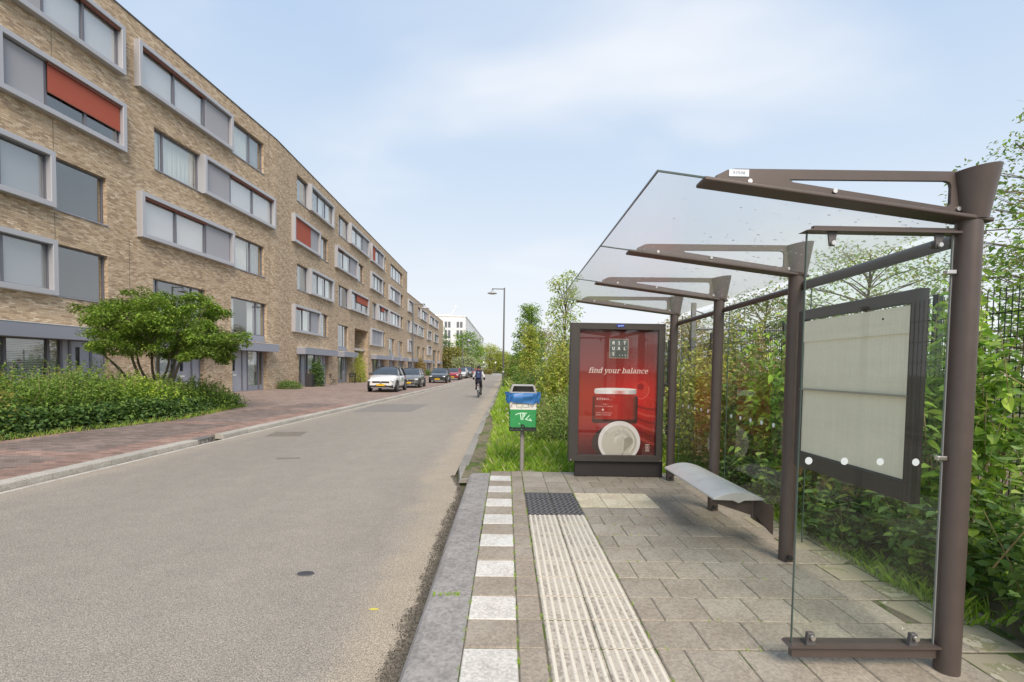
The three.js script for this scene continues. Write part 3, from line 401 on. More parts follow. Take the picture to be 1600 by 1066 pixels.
{
  const L = (x, y, z) => [x - SX, y - PY, z + 4.6];                    // world to shelter
  const at = (m, x, y, z) => { m.position.set(...L(x, y, z)); return m; };
  const slope = (2.735 - 2.535) / (0.74 - 2.4);                       // the roof rises towards the road
  const roofY = x => 2.735 + (x - 0.74) * slope;
  PZ.forEach((z, i) => {
    const p = at(mesh('post', metreUV(cyl(0.056, 0.056, 2.36, 0, 0, 0, 28)), bronzeM, shelter), SX, PY - 0.01, z);
    // flared head, cut on a slant
    const head = new THREE.CylinderGeometry(0.105, 0.064, 0.27, 32, 1).translate(0.012, 2.365 + 0.11, 0); { const q = head.attributes.position; for (let k = 0; k < q.count; k++) if (q.getY(k) > 2.45) q.setY(k, q.getY(k) - 0.02 + q.getX(k) * 0.14); head.computeVertexNormals(); }
    mesh('post_head', metreUV(head), bronzeM, p);
    // bracket arm: a plate with a long slot, on a flat flange that carries the glass
    const yb = roofY(2.3) - PY, yt = roofY(1.0) - PY;
    const A = [[2.32, roofY(2.32) + 0.012], [1.03, roofY(1.03) + 0.012], [1.035, roofY(1.03) + 0.04], [1.06, 2.752], [1.09, 2.768], [1.13, 2.774], [2.25, 2.782], [2.32, 2.79]];
    const slot = [[1.40, 2.728], [2.19, 2.736], [2.215, 2.728], [2.222, 2.71], [2.222, 2.625], [2.212, 2.61], [2.19, 2.609], [1.42, 2.714]];
    const arm = at(mesh('arm', metreUV(extrude(A.map(([x, y]) => [x - SX, y - PY]), 0.014, [slot.map(([x, y]) => [x - SX, y - PY])], 0.002).translate(0, 0, -0.007)), bronzeM, shelter), SX, PY - 0.042, z);
    const ang = Math.atan(slope), fl = new RoundedBoxGeometry(1.46, 0.022, 0.115, 2, 0.008); fl.rotateZ(ang).translate(1.68 - SX, roofY(1.68) - PY, 0); mesh('flange', metreUV(fl), bronzeM, arm);
    for (const x of [1.2, 1.63, 2.26]) { const b = cyl(0.011, 0.011, 0.012, 0, 0, 0, 12).rotateX(Math.PI / 2).translate(x - SX, roofY(x) + (x < 1.3 ? 0.033 : 0.045) - PY, 0.006); mesh('bolt', b, boltM, arm); }
    if (i === 0) { const t = canvasTexture(256, 96, (c, w, h) => { c.fillStyle = '#dfe6ee'; c.fillRect(0, 0, w, h); c.fillStyle = '#6d7076'; c.font = 'bold 58px sans-serif'; c.textAlign = 'center'; c.fillText('97598', w / 2, 68); });
      const s = new THREE.BoxGeometry(0.1, 0.034, 0.002).translate(1.145 - SX, 2.753 - PY, 0.011); mesh('number_plate', s, mat([1, 1, 1], 0.4, 0, { map: t }), arm); }
    for (const y of i === 0 ? [1.3, 2.25] : [0.42, 1.3, 2.25]) { const c = rbox(0.0, 0.10, y - PY - 0.012, y - PY + 0.012, -0.014, 0.014, 0.005); if (i) mesh('glass_clamp', c.rotateY(0.5), greyM, p); else mesh('glass_clamp', rbox(-0.11, -0.06, y - PY - 0.012, y - PY + 0.012, -0.014, 0.014, 0.005), boltM, p); }
    if (i) mesh('cover_cap', cyl(0.02, 0.02, 0.03, 0, 0, 0, 10).rotateX(Math.PI / 2).translate(-0.02, 0.06, 0.075), blackM, p);
  });
  // roof panes between the arms
  for (let k = 0; k < 3; k++) { const z0 = PZ[k] - (k ? 0.004 : -0.02), z1 = PZ[k + 1] + (k < 2 ? 0.004 : -0.06), g = new THREE.BoxGeometry(1.68, 0.004, z0 - z1).rotateZ(Math.atan(slope)).translate(1.575 - SX, roofY(1.575) + 0.016 - PY, (z0 + z1) / 2 + 4.6);
    const pane = mesh('roof_pane', new THREE.PlaneGeometry(1.68, z0 - z1).rotateX(-Math.PI / 2).rotateZ(Math.atan(slope)).translate(1.575 - SX, roofY(1.575) + 0.016 - PY, (z0 + z1) / 2 + 4.6), roofGlassM, shelter); pane.position.y = -0.042;
    mesh('pane_edge', boxAt(-0.004, 0.004, -0.005, 0.005, z1 + 4.6, z0 + 4.6).translate(0.735 - SX, roofY(0.735) + 0.016 - PY, 0), edgeM, pane);
    for (const z of k ? [z1] : [z0, z1]) { const e = new THREE.BoxGeometry(0.34, 0.009, 0.007).rotateZ(Math.atan(slope)).translate(0.9 - SX, roofY(0.9) + 0.016 - PY, z + 4.6); mesh('pane_edge', e, edgeM, pane); }
    // rain drops and specks that lie on the glass
    const r = mulberry(900 + k), gs = []; for (let q = 0; q < 150; q++) { const x = 0.9 + 1.45 * Math.sqrt(r()), z = lerp(z0, z1, r()), s = 0.003 + 0.006 * r() * r(); gs.push(new THREE.SphereGeometry(1, 6, 4).scale(s * (1 + r()), s * 0.35, s).translate(x - SX, roofY(x) + 0.019 - PY, z + 4.6)); }
    stuff(mesh('rain_drops', merge(gs), mat([.42, .44, .42], 0.15), pane)); }
  // back rails, back panes with dots
  const railY = 2.425;
  const rail = at(mesh('back_rail', metreUV(bar([0, 0, -2.48], [0, -0.05, -6.72], 0.028, 0.028, 14)), bronzeM, shelter), SX + 0.045, railY, 0); rail.position.z = 4.6;
  mesh('rail_cover', metreUV(bar([0, 0.002, -2.54], [0, -0.016, -4.02], 0.036, 0.036, 16).translate(0.0, 0.006, 0)), greyM, rail);
  for (let k = 0; k < 3; k++) { const z0 = PZ[k] - 0.07, z1 = PZ[k + 1] + 0.07, x = SX + 0.085 - SX; const p = mesh('back_pane', new THREE.PlaneGeometry(z0 - z1, 2.12).rotateY(-Math.PI / 2).translate(x, 0.17 + 1.06, (z0 + z1) / 2 + 4.6), sideGlassM, shelter);
    if (k > 0) for (let q = 0; q < 6; q++) mesh('dot', new THREE.CylinderGeometry(0.021, 0.021, 0.001, 16).rotateZ(Math.PI / 2).translate(x - 0.003, 1.24 - PY, lerp(z0, z1, (q + 0.6) / 6.2) + 4.6), mat([.72, .78, .80], 0.6), p);
    for (const z of [z0, z1]) mesh('pane_edge', boxAt(x - 0.004, x + 0.004, 0.17, 2.29, z - 0.003, z + 0.003 ).translate(0, 0, 4.6), edgeM, p); }
  // side screen towards the camera
  const zs = PZ[0] - 0.012, X = x => x - SX, Z = zs + 4.6;
  const sp = mesh('side_pane', new THREE.PlaneGeometry(0.75, 2.13).translate(X(1.512 + 0.375), 0.285 + 1.065 - PY + 0.02, Z), sideGlassM, shelter);
  mesh('pane_edge', boxAt(X(1.509), X(1.514), 0.305 - PY, 2.43 - PY, Z - 0.005, Z + 0.005), edgeM, sp); mesh('pane_edge', boxAt(X(2.258), X(2.263), 0.305 - PY, 2.43 - PY, Z - 0.005, Z + 0.005), mat([.22, .24, .23], 0.3), sp);
  for (let q = 0; q < 4; q++) mesh('dot', new THREE.CylinderGeometry(0.019, 0.019, 0.001, 20).rotateX(Math.PI / 2).translate(X(1.565 + q * 0.186), 1.265 - PY, Z + 0.003), mat([.52, .58, .60], 0.6), sp);
  const low = mesh('lower_rail', metreUV(merge([extrude([[X(1.487), 0], [X(2.385), 0], [X(2.385), 0.012], [X(1.502), 0.012]], 0.085).translate(0, 0.292 - PY, Z - 0.05), boxAt(X(1.51), X(2.3), 0.232 - PY, 0.290 - PY, Z - 0.02, Z + 0.012)])), bronzeM, shelter);
  const up = mesh('upper_rail', metreUV(merge([extrude([[X(1.487), 0], [X(2.4), 0], [X(2.4), 0.011], [X(1.527), 0.011]], 0.07).translate(0, 2.432 - PY, Z - 0.035), boxAt(X(1.54), X(2.3), 2.444 - PY, 2.462 - PY, Z - 0.012, Z + 0.012)])), bronzeM, shelter);
  for (const [x, y, d] of [[1.60, 0.345, 1], [2.14, 0.345, 1]]) { mesh('clip', extrude([[-0.022, -0.04], [0.022, -0.04], [0.014, 0.022], [-0.014, 0.022]], 0.02, [], 0.003).translate(X(x), y - PY, Z + 0.005), mat([.09, .085, .085], 0.5), low); mesh('bolt', cyl(0.012, 0.012, 0.014, 0, 0, 0, 14).rotateX(Math.PI / 2).translate(X(x), y + 0.006 - PY, Z + 0.032), boltM, low); }
  for (const x of [1.635, 2.18]) { mesh('clip', extrude([[-0.022, 0.045], [0.022, 0.045], [0.012, -0.022], [-0.012, -0.022]], 0.006, [], 0.002).translate(X(x), 2.385 - PY, Z + 0.006), mat([.09, .085, .085], 0.5), up); mesh('bolt', cyl(0.011, 0.011, 0.012, 0, 0, 0, 14).rotateX(Math.PI / 2).translate(X(x), 2.375 - PY, Z + 0.016), boltM, up); }
}
// ---- bench
{
  const b = thing('bench', 'pale grey domed metal bench seat inside the bus shelter', 'bench', [2.02, PY, -4.75]);
  const prof = []; for (let i = 0; i <= 14; i++) { const t = i / 14; prof.push([lerp(0.215, -0.215, t), 0.42 + 0.075 * Math.sin(Math.PI * (0.08 + 0.84 * t)) - 0.018]); } prof.push([-0.215, 0.412], [-0.05, 0.408], [0, 0.385], [0.05, 0.408], [0.215, 0.412]);
  const bt = texture(256, (u, v) => { const n = 0.82 + 0.25 * fbm(u * 5, v * 5, 4, 4, 5, 5) + 0.06 * hash2(u * 256 | 0, v * 256 | 0, 3); return [n, n, n * 0.98]; }, [0.6, 0.6]);
  mesh('seat', toCreasedNormals(metreUV(extrude(prof, 1.3, [], 0.003).translate(0, 0.03, -0.65)), 0.6), mat([.66, .66, .64], 0.4, 0.25, { map: bt }), b);
  const arm = (z, zp, n) => mesh(n, metreUV(extrude([[-0.2, 0.44], [0.19, 0.44], [0.34, 0.36], [0.34, 0.12], [0.19, 0.28], [-0.06, 0.36], [-0.2, 0.405]], 0.03, [], 0.003).translate(0, 0, z)), bronzeM, b);
  arm(0.56, 0, 'bracket'); mesh('bracket', metreUV(extrude([[0, 0.43], [0.31, 0.34], [0.31, 0.1], [0, 0.27]], 0.02, [], 0.002).rotateY(-2.62 + Math.PI).translate(0.14, 0, 0.59)), bronzeM, b); arm(-0.59, 0, 'bracket');
}
// ---- timetable board
{
  const b = thing('timetable_board', 'empty dark framed timetable board with stained cream backing behind the shelter glass', 'notice board', [2.29, 0, -3.2]);
  const z0 = -0.54, z1 = 0.55, y0 = 1.0, y1 = 2.19;
  mesh('frame', metreUV(extrude(rectPts(z0, z1, y0, y1), 0.05, [rectPts(z0 + 0.05, z1 - 0.05, y0 + 0.105, y1 - 0.06)], 0.006).rotateY(-Math.PI / 2).translate(0.03, 0, 0)), greyM, b);
  const st = texture(512, (u, v) => { const a = fbm(u * 4, v * 7, 5, 5, 4, 7), s = fbm(u * 50, v * 50, 6, 2, 50, 50), d = fbm(u * 60, v * 3, 7, 3, 60, 3); let k = 0.93 + 0.08 * (a - 0.5) + 0.05 * (s - 0.5) + 0.07 * (d - 0.5);  return [k, k * 0.985, k * 0.93]; });
  const pm = mat([.88, .855, .74], 0.75, 0, { map: st });
  const a = z0 + 0.045, e = z1 - 0.045;
  mesh('backing', box(0.012, 0.70, e - a, 0.0, 1.115 + 0.35, (a + e) / 2), pm, b); mesh('backing', box(0.016, 0.4, e - a - 0.02, -0.003, 1.80, (a + e) / 2), pm, b); mesh('header', box(0.03, 0.155, e - a + 0.02, -0.006, 2.03, (a + e) / 2), pm, b);
  mesh('ledge', box(0.03, 0.012, e - a, -0.015, 1.594, (a + e) / 2), mat([.34, .33, .28], 0.8), b);
  for (const [z, y] of [[0.3, 2.05]]) mesh('screw', new THREE.CylinderGeometry(0.006, 0.006, 0.006, 8).rotateZ(Math.PI / 2).translate(-0.022, y, z), blackM, b);
}
// ---- advertising case with the poster
{
  const a = thing('advertising_case', 'dark framed advertising case with a red cream jar poster', 'advert case', [1.58, PY, -6.9]);
  const y0 = 0.405 - PY, y1 = 2.375 - PY, x0 = -0.68, x1 = 0.66;
  mesh('case', metreUV(merge([rbox(x0, x1, y0, y1, -0.09, 0.02, 0.012, 2)])), greyM, a);
  mesh('frame', metreUV(extrude(rectPts(x0 + 0.004, x1 - 0.004, y0 + 0.004, y1 - 0.004), 0.045, [rectPts(x0 + 0.125, x1 - 0.085, y0 + 0.085, y1 - 0.085)], 0.005).translate(0, 0, 0.026)), greyM, a);
  mesh('plinth', metreUV(rbox(x0 + 0.1, x1 + 0.03, 0.005, y0 - 0.002, -0.08, 0.01, 0.006)), mat([.035, .03, .03], 0.5, 0, { map: bronzeTex }), a);
  const poster = canvasTexture(1120, 1800, (c, w, h) => {
    let g = c.createLinearGradient(0, 0, 0, h); g.addColorStop(0, '#561913'); g.addColorStop(0.28, '#7a1d15'); g.addColorStop(0.52, '#ac2115'); g.addColorStop(0.75, '#9c1e16'); g.addColorStop(1, '#451310'); c.fillStyle = g; c.fillRect(0, 0, w, h);
    g = c.createRadialGradient(w * 0.72, h * 0.52, 20, w * 0.72, h * 0.52, 560); g.addColorStop(0, 'rgba(226,38,30,0.85)'); g.addColorStop(1, 'rgba(190,20,20,0)'); c.fillStyle = g; c.fillRect(0, 0, w, h);
    g = c.createLinearGradient(0, 0, w * 0.5, 0); g.addColorStop(0, 'rgba(150,60,14,0.5)'); g.addColorStop(1, 'rgba(150,40,10,0)'); c.fillStyle = g; c.fillRect(0, h * 0.4, w, h * 0.35);
    // folds of cloth
    for (let i = 0; i < 7; i++) { c.beginPath(); const y = h * (0.60 + i * 0.05); c.moveTo(w * (0.62 + 0.02 * i), y - 60); c.bezierCurveTo(w * 0.78, y - 10, w * 0.9, y + 60, w, y + 30 + i * 12); c.lineTo(w, y + 60 + i * 14); c.bezierCurveTo(w * 0.88, y + 96, w * 0.76, y + 40, w * (0.62 + 0.02 * i), y - 60); c.fillStyle = i % 2 ? 'rgba(232,120,104,0.34)' : 'rgba(88,10,10,0.4)'; c.fill(); }
    // petal
    c.beginPath(); c.ellipse(w * 0.80, h * 0.475, 110, 130, 0.2, 0, 7); c.fillStyle = 'rgba(200,52,42,0.75)'; c.fill(); c.lineWidth = 6; c.strokeStyle = 'rgba(240,150,130,0.75)'; c.beginPath(); c.ellipse(w * 0.80, h * 0.475, 110, 130, 0.2, -0.6, 2.1); c.stroke();
    c.fillStyle = 'rgba(120,14,14,0.6)'; c.beginPath(); c.ellipse(w * 0.79, h * 0.45, 50, 48, 0, 0, 7); c.fill();
    // logo panel
    const bx = w * 0.385, by = h * 0.075, bs = w * 0.235; c.fillStyle = '#4d5450'; c.fillRect(bx, by, bs, bs * 1.02); for (let i = 0; i < 60; i++) { c.fillStyle = 'rgba(150,158,150,0.05)'; c.beginPath(); c.arc(bx + bs * ((i * 37) % 61) / 61, by + bs * ((i * 23) % 59) / 59, 26, 0, 7); c.fill(); } c.lineWidth = 8; c.strokeStyle = '#9a8d80'; c.strokeRect(bx, by, bs, bs * 1.02);
    c.fillStyle = '#e9ebe4'; c.font = 'bold 62px sans-serif'; c.textAlign = 'center'; ['RIT', 'UAL', 'S'].forEach((row, j) => [...row].forEach((ch, i) => c.fillText(ch, bx + bs * (0.21 + 0.3 * i), by + bs * (0.29 + 0.3 * j)))); for (let i = 0; i < 3; i++) { c.beginPath(); c.arc(bx + bs * (0.55 + 0.15 * i), by + bs * 0.87, 6, 0, 7); c.fill(); }
    c.font = 'italic 100px serif'; c.fillStyle = '#efe6dc'; c.fillText('find your balance', w * 0.5, h * 0.345);
    // jar
    const jx = w * 0.185, jw = w * 0.575, jy = h * 0.52, jh = h * 0.225; g = c.createLinearGradient(jx, 0, jx + jw, 0); g.addColorStop(0, '#3a1a14'); g.addColorStop(0.07, '#8d2016'); g.addColorStop(0.5, '#b5271c'); g.addColorStop(0.88, '#96221a'); g.addColorStop(1, '#2b1a14'); c.fillStyle = g; c.beginPath(); c.roundRect(jx, jy, jw, jh, 44); c.fill();
    c.fillStyle = 'rgba(44,30,20,0.75)'; c.beginPath(); c.roundRect(jx, jy + jh * 0.86, jw, jh * 0.14, 40); c.fill(); c.fillStyle = '#a3241b'; c.fillRect(jx + 34, jy - 22, jw - 68, 40);
    g = c.createLinearGradient(jx, 0, jx + jw, 0); g.addColorStop(0, '#c9c6c4'); g.addColorStop(0.4, '#f2f0ee'); g.addColorStop(0.6, '#d98c86'); g.addColorStop(0.75, '#e9e5e3'); g.addColorStop(1, '#9c9896'); c.fillStyle = g; c.beginPath(); c.roundRect(jx + 22, jy - 86, jw - 44, 70, 26); c.fill(); c.fillStyle = '#ebe8e6'; c.beginPath(); c.ellipse(jx + jw / 2, jy - 84, jw / 2 - 24, 20, 0, 0, 7); c.fill();
    c.fillStyle = '#f0d9d2'; c.font = 'bold 44px sans-serif'; c.textAlign = 'left'; c.fillText('R I T U A L S . . .', jx + 58, jy + 72, 220); c.font = '26px sans-serif'; c.fillText('the ritual of', jx + 150, jy + 140, 60); c.fillText('T H E   R I T U A L   O F   A Y U R V E D A', jx + 40, jy + 172, 250); c.beginPath(); c.arc(jx + 150, jy + 212, 14, 0, 7); c.fill(); c.fillText('S W E E T  A L M O N D  O I L', jx + 50, jy + 264, 230); c.fillText('B O D Y  C R E A M', jx + 50, jy + 294, 240);
    // open lid of cream
    c.fillStyle = '#3b2a26'; c.beginPath(); c.ellipse(w * 0.42, h * 0.90, 260, 230, 0, 0, 7); c.fill(); c.fillStyle = '#e3dfdc'; c.beginPath(); c.arc(w * 0.535, h * 0.893, 300, 0, 7); c.fill(); c.fillStyle = '#c4bfb2'; c.beginPath(); c.arc(w * 0.535, h * 0.9, 252, 0, 7); c.fill();
    for (let i = 0; i < 26; i++) { c.strokeStyle = i % 2 ? 'rgba(236,232,222,0.5)' : 'rgba(150,144,132,0.35)'; c.lineWidth = 12 + (i * 7) % 13; c.beginPath(); c.arc(w * 0.535 + (i % 5) * 8, h * 0.893, 30 + i * 7, 2.2 + i * 0.12, 4.6 + i * 0.1); c.stroke(); } c.fillStyle = '#9f998b'; c.beginPath(); c.moveTo(w * 0.60, h * 0.87); c.bezierCurveTo(w * 0.66, h * 0.84, w * 0.72, h * 0.85, w * 0.71, h * 0.90); c.bezierCurveTo(w * 0.66, h * 0.95, w * 0.58, h * 0.97, w * 0.56, h); c.lineTo(w * 0.59, h); c.fill();
    // round mark
    c.strokeStyle = '#e2d6d0'; c.lineWidth = 6; c.beginPath(); c.arc(w * 0.895, h * 0.935, 28, 0, 7); c.stroke(); c.fillStyle = '#e2d6d0'; c.font = 'bold 40px sans-serif'; c.textAlign = 'center'; c.fillText('B', w * 0.895, h * 0.943); c.fillRect(w * 0.865, h * 0.910, 66, 7); c.fillRect(w * 0.868, h * 0.956, 60, 6); c.fillRect(w * 0.868, h * 0.963, 60, 5);
  });
  const px0 = x0 + 0.125, px1 = x1 - 0.085, py0 = y0 + 0.085, py1 = y1 - 0.085;
  mesh('poster', new THREE.PlaneGeometry(px1 - px0, py1 - py0).translate((px0 + px1) / 2, (py0 + py1) / 2, 0.028), mat([1, 1, 1], 0.6, 0, { map: poster }), a);
  mesh('cover_glass', new THREE.PlaneGeometry(px1 - px0, py1 - py0).translate((px0 + px1) / 2, (py0 + py1) / 2, 0.055), mat([.98, .98, .98], 0.02, 0, { transmission: 1, thickness: 0, ior: 1.75 }), a);
  const bl = canvasTexture(128, 64, (c, w, h) => { c.fillStyle = '#2340b4'; c.fillRect(0, 0, w, h); c.fillStyle = '#cfe3ff'; c.font = 'bold italic 40px sans-serif'; c.textAlign = 'center'; c.fillText('goed', w / 2, 44); });
  mesh('blue_badge', new THREE.BoxGeometry(0.105, 0.036, 0.004).translate(0.02, y1 - 0.035, 0.079), mat([1, 1, 1], 0.4, 0, { map: bl }), a);
  for (const [x, y] of [[x0 + 0.03, y0 + 0.02], [x1 - 0.03, y0 + 0.02]]) mesh('screw', new THREE.CylinderGeometry(0.009, 0.009, 0.008, 10).rotateX(Math.PI / 2).translate(x, y, 0.078), boltM, a);
}
// ---- litter bin on its pole, with a blue bag
{
  const b = thing('litter_bin', 'green and white litter bin with scrawled tag on a grey pole', 'litter bin', [0.25, 0.06, -7.3]);
  const H = y => y - 0.06;
  mesh('pole', merge([cyl(0.032, 0.032, 0.78, 0, 0, 0, 14)]), mat([.30, .28, .25], 0.75, 0.1, { map: bronzeTex }), b);
  mesh('foot', rbox(-0.08, 0.19, 0, 0.09, -0.1, 0.1, 0.01), mat([.3, .28, .23], 0.95, 0, { map: concreteTex }), b);
  const side = canvasTexture(512, 640, (c, w, h) => {
    c.fillStyle = '#dcd9d0'; c.fillRect(0, 0, w, h * 0.5); const g = '#2f9150'; c.fillStyle = g; c.fillRect(0, h * 0.45, w, h * 0.56); const r = mulberry(3);
    for (let i = 0; i < 200; i++) { c.fillStyle = `rgba(${r() < 0.5 ? '20,60,30' : '120,190,130'},${0.03 + 0.08 * r()})`; c.fillRect(r() * w, h * (0.48 + 0.52 * r()), 10 + 60 * r(), 4 + 14 * r()); }
    c.fillStyle = 'rgba(25,25,22,0.75)'; for (let i = 0; i < 90; i++) { const x = r() * w, y = h * (0.94 + 0.06 * r()); c.beginPath(); c.ellipse(x, y, 8 + 24 * r(), 6 + 12 * r(), 0, 0, 7); c.fill(); } for (let i = 0; i < 26; i++) { c.beginPath(); c.ellipse(r() < 0.5 ? 6 * r() : w - 6 * r(), h * (0.35 + 0.6 * r()), 4 + 10 * r(), 5 + 14 * r(), 0, 0, 7); c.fill(); }
    for (let i = 0; i < 14; i++) { c.beginPath(); c.ellipse(w * (0.5 + 0.14 * (r() - 0.5)), h * (0.86 + 0.1 * r()), 6 + 14 * r(), 5 + 12 * r(), 0, 0, 7); c.fill(); }
    c.save(); c.translate(0, h * 0.145); c.strokeStyle = '#6a7a5c'; c.lineWidth = 9; c.strokeRect(w * 0.26, h * 0.14, w * 0.2, h * 0.1); c.strokeRect(w * 0.5, h * 0.14, w * 0.2, h * 0.1); c.strokeStyle = '#3a3a38'; c.lineWidth = 7; c.beginPath(); c.moveTo(w * 0.06, h * 0.18); c.lineTo(w * 0.03, h * 0.27); c.moveTo(w * 0.06, h * 0.18); c.lineTo(w * 0.09, h * 0.26); c.moveTo(w * 0.74, h * 0.25); c.quadraticCurveTo(w * 0.8, h * 0.16, w * 0.84, h * 0.24); c.moveTo(w * 0.88, h * 0.18); c.lineTo(w * 0.86, h * 0.25); c.moveTo(w * 0.41, h * 0.27); c.lineTo(w * 0.46, h * 0.27); c.stroke(); c.restore(); c.save(); c.translate(0, h * 0.24); c.scale(1, 0.8);
    c.strokeStyle = '#cfeed6'; c.lineWidth = 17; c.lineJoin = 'round'; c.lineCap = 'round'; c.beginPath(); c.moveTo(w * 0.23, h * 0.44); c.quadraticCurveTo(w * 0.36, h * 0.36, w * 0.64, h * 0.385); c.moveTo(w * 0.40, h * 0.40); c.lineTo(w * 0.44, h * 0.60); c.moveTo(w * 0.50, h * 0.41); c.lineTo(w * 0.50, h * 0.60); c.moveTo(w * 0.50, h * 0.41); c.quadraticCurveTo(w * 0.64, h * 0.40, w * 0.53, h * 0.5); c.moveTo(w * 0.74, h * 0.46); c.lineTo(w * 0.60, h * 0.59); c.lineTo(w * 0.82, h * 0.64); c.lineTo(w * 0.76, h * 0.57); c.stroke(); c.lineWidth = 9; c.beginPath(); c.moveTo(w * 0.36, h * 0.72); c.lineTo(w * 0.37, h * 0.76); c.stroke(); c.restore();
  });
  const bodyG = extrude([[-0.19, 0], [0.19, 0], [0.19, 0.55], [-0.19, 0.55]].map(([x, y]) => [x, y]), 0.26, [], 0.012); { const p = bodyG.attributes.position, uv = bodyG.attributes.uv; for (let i = 0; i < p.count; i++) { uv.setXY(i, clamp((p.getX(i) + 0.2) / 0.4), clamp((p.getY(i)) / 0.55)); } }
  mesh('body', bodyG.translate(0, H(0.80), -0.13), mat([1, 1, 1], 0.5, 0, { map: side }), b);
  mesh('base_rim', rbox(-0.205, 0.205, H(0.775), H(0.81), -0.145, 0.145, 0.015), mat([.03, .03, .03], 0.7), b);
  // grey hood with a dark mouth
  const hood = extrude([[-0.205, 0], [0.205, 0], [0.165, 0.12], [0.15, 0.13], [-0.15, 0.13], [-0.165, 0.12]], 0.27, [[[-0.172, 0.024], [0.172, 0.024], [0.148, 0.12], [-0.148, 0.12]]], 0.006).translate(0, H(1.335), -0.135);
  mesh('hood', hood, mat([.40, .385, .375], 0.55), b); mesh('hood_back', boxAt(-0.17, 0.17, H(1.345), H(1.458), -0.128, -0.12), mat([.40, .385, .375], 0.8), b); mesh('hood_lining', merge([boxAt(-0.185, -0.176, H(1.345), H(1.4), -0.12, 0.12), boxAt(0.176, 0.185, H(1.345), H(1.4), -0.12, 0.12)]), mat([.40, .385, .375], 0.8), b); mesh('lock', rbox(-0.03, 0.03, H(1.325), H(1.352), 0.13, 0.152, 0.006), mat([.42, .42, .36], 0.5), b);
  const bag = new THREE.CylinderGeometry(1, 1, 0.145, 96, 8, true); { const p = bag.attributes.position; for (let i = 0; i < p.count; i++) { const a = Math.atan2(p.getZ(i), p.getX(i)), v = p.getY(i) / 0.145 + 0.5, n = 0.5 + 0.5 * Math.sin(a * 9 + v * 3) * Math.sin(a * 4.3 - v * 5), k = 0.022 + 0.028 * n * (0.3 + v) + 0.012 * Math.sin(a * 23 + v * 6); const c = Math.cos(a), s = Math.sin(a), e = 0.16, x = Math.sign(c) * Math.pow(Math.abs(c), e) * 0.205, z = Math.sign(s) * Math.pow(Math.abs(s), e) * 0.145; p.setXYZ(i, x + c * k * 1.2, p.getY(i) + 0.012 * Math.sin(a * 7 + 1) * (1 - v) * 1.4, z + s * k); } bag.computeVertexNormals(); }
  tag(mesh('bin_bag', bag.translate(0.25, 1.28, -7.3), mat([.035, .165, .42], 0.38, 0, { side: THREE.DoubleSide })), 'crumpled blue plastic bag hanging over the rim of the litter bin', 'bag');
}
// ---- street lamps
const lampM = mat([.17, .175, .18], 0.5, 0.4), lampHead = mat([.55, .56, .57], 0.4, 0.4);
function lamp(x, z, h, dir, label, detail) {
  const l = thing('street_lamp', label, 'street lamp', [x, 0.06, z], 0, 'lamps along the street');
  mesh('pole', merge([cyl(0.09, 0.085, 1.4, 0, 0, 0, 14), cyl(0.075, 0.06, h - 1.3, 0, 1.4, 0, 14)]), lampM, l); mesh('arm', merge([bar([0.06, h, 0], [dir * 1.0, h, 0], 0.04, 0.04, 10), bar([dir * 0.98, h + 0.02, 0], [dir * 0.98, h - 0.12, 0], 0.05, 0.05, 10)]), lampM, l);
  mesh('lamp_shade', new THREE.LatheGeometry([[0.01, 0.02], [0.09, 0], [0.13, -0.1], [0.24, -0.16], [0.38, -0.22], [0.4, -0.26], [0.36, -0.27]].map(p => new THREE.Vector2(...p)), 24).scale(1, 1, 1).translate(dir * 1.0, h - 0.12, 0), lampHead, l); mesh('diffuser', new THREE.SphereGeometry(0.34, 20, 6, 0, 7, Math.PI / 2, Math.PI / 2).scale(1, 0.2, 1).translate(dir * 1.0, h - 0.385, 0), mat([.7, .7, .68], 0.3), l);
  if (detail) { mesh('sticker', cyl(0.087, 0.087, 0.12, 0, 1.28, 0, 14, true), whiteM, l); mesh('bracket', merge([bar([0, 3.0, 0], [-0.55, 3.0, 0], 0.02), bar([-0.5, 3.06, 0], [-0.5, 2.86, 0], 0.03), bar([-0.5, 2.86, 0], [-0.4, 2.86, 0], 0.02)]), lampM, l); }
}
lamp(-0.3, -40, 8.15, -1, 'tall grey street lamp on the grass verge with a small side bracket', true);
lamp(-8.1, -41.5, 7.0, 1, 'grey street lamp behind the two parked cars before the brick facade', false);
lamp(-7.2, -78, 6.3, 1, 'grey street lamp beside the farthest parked cars', false);
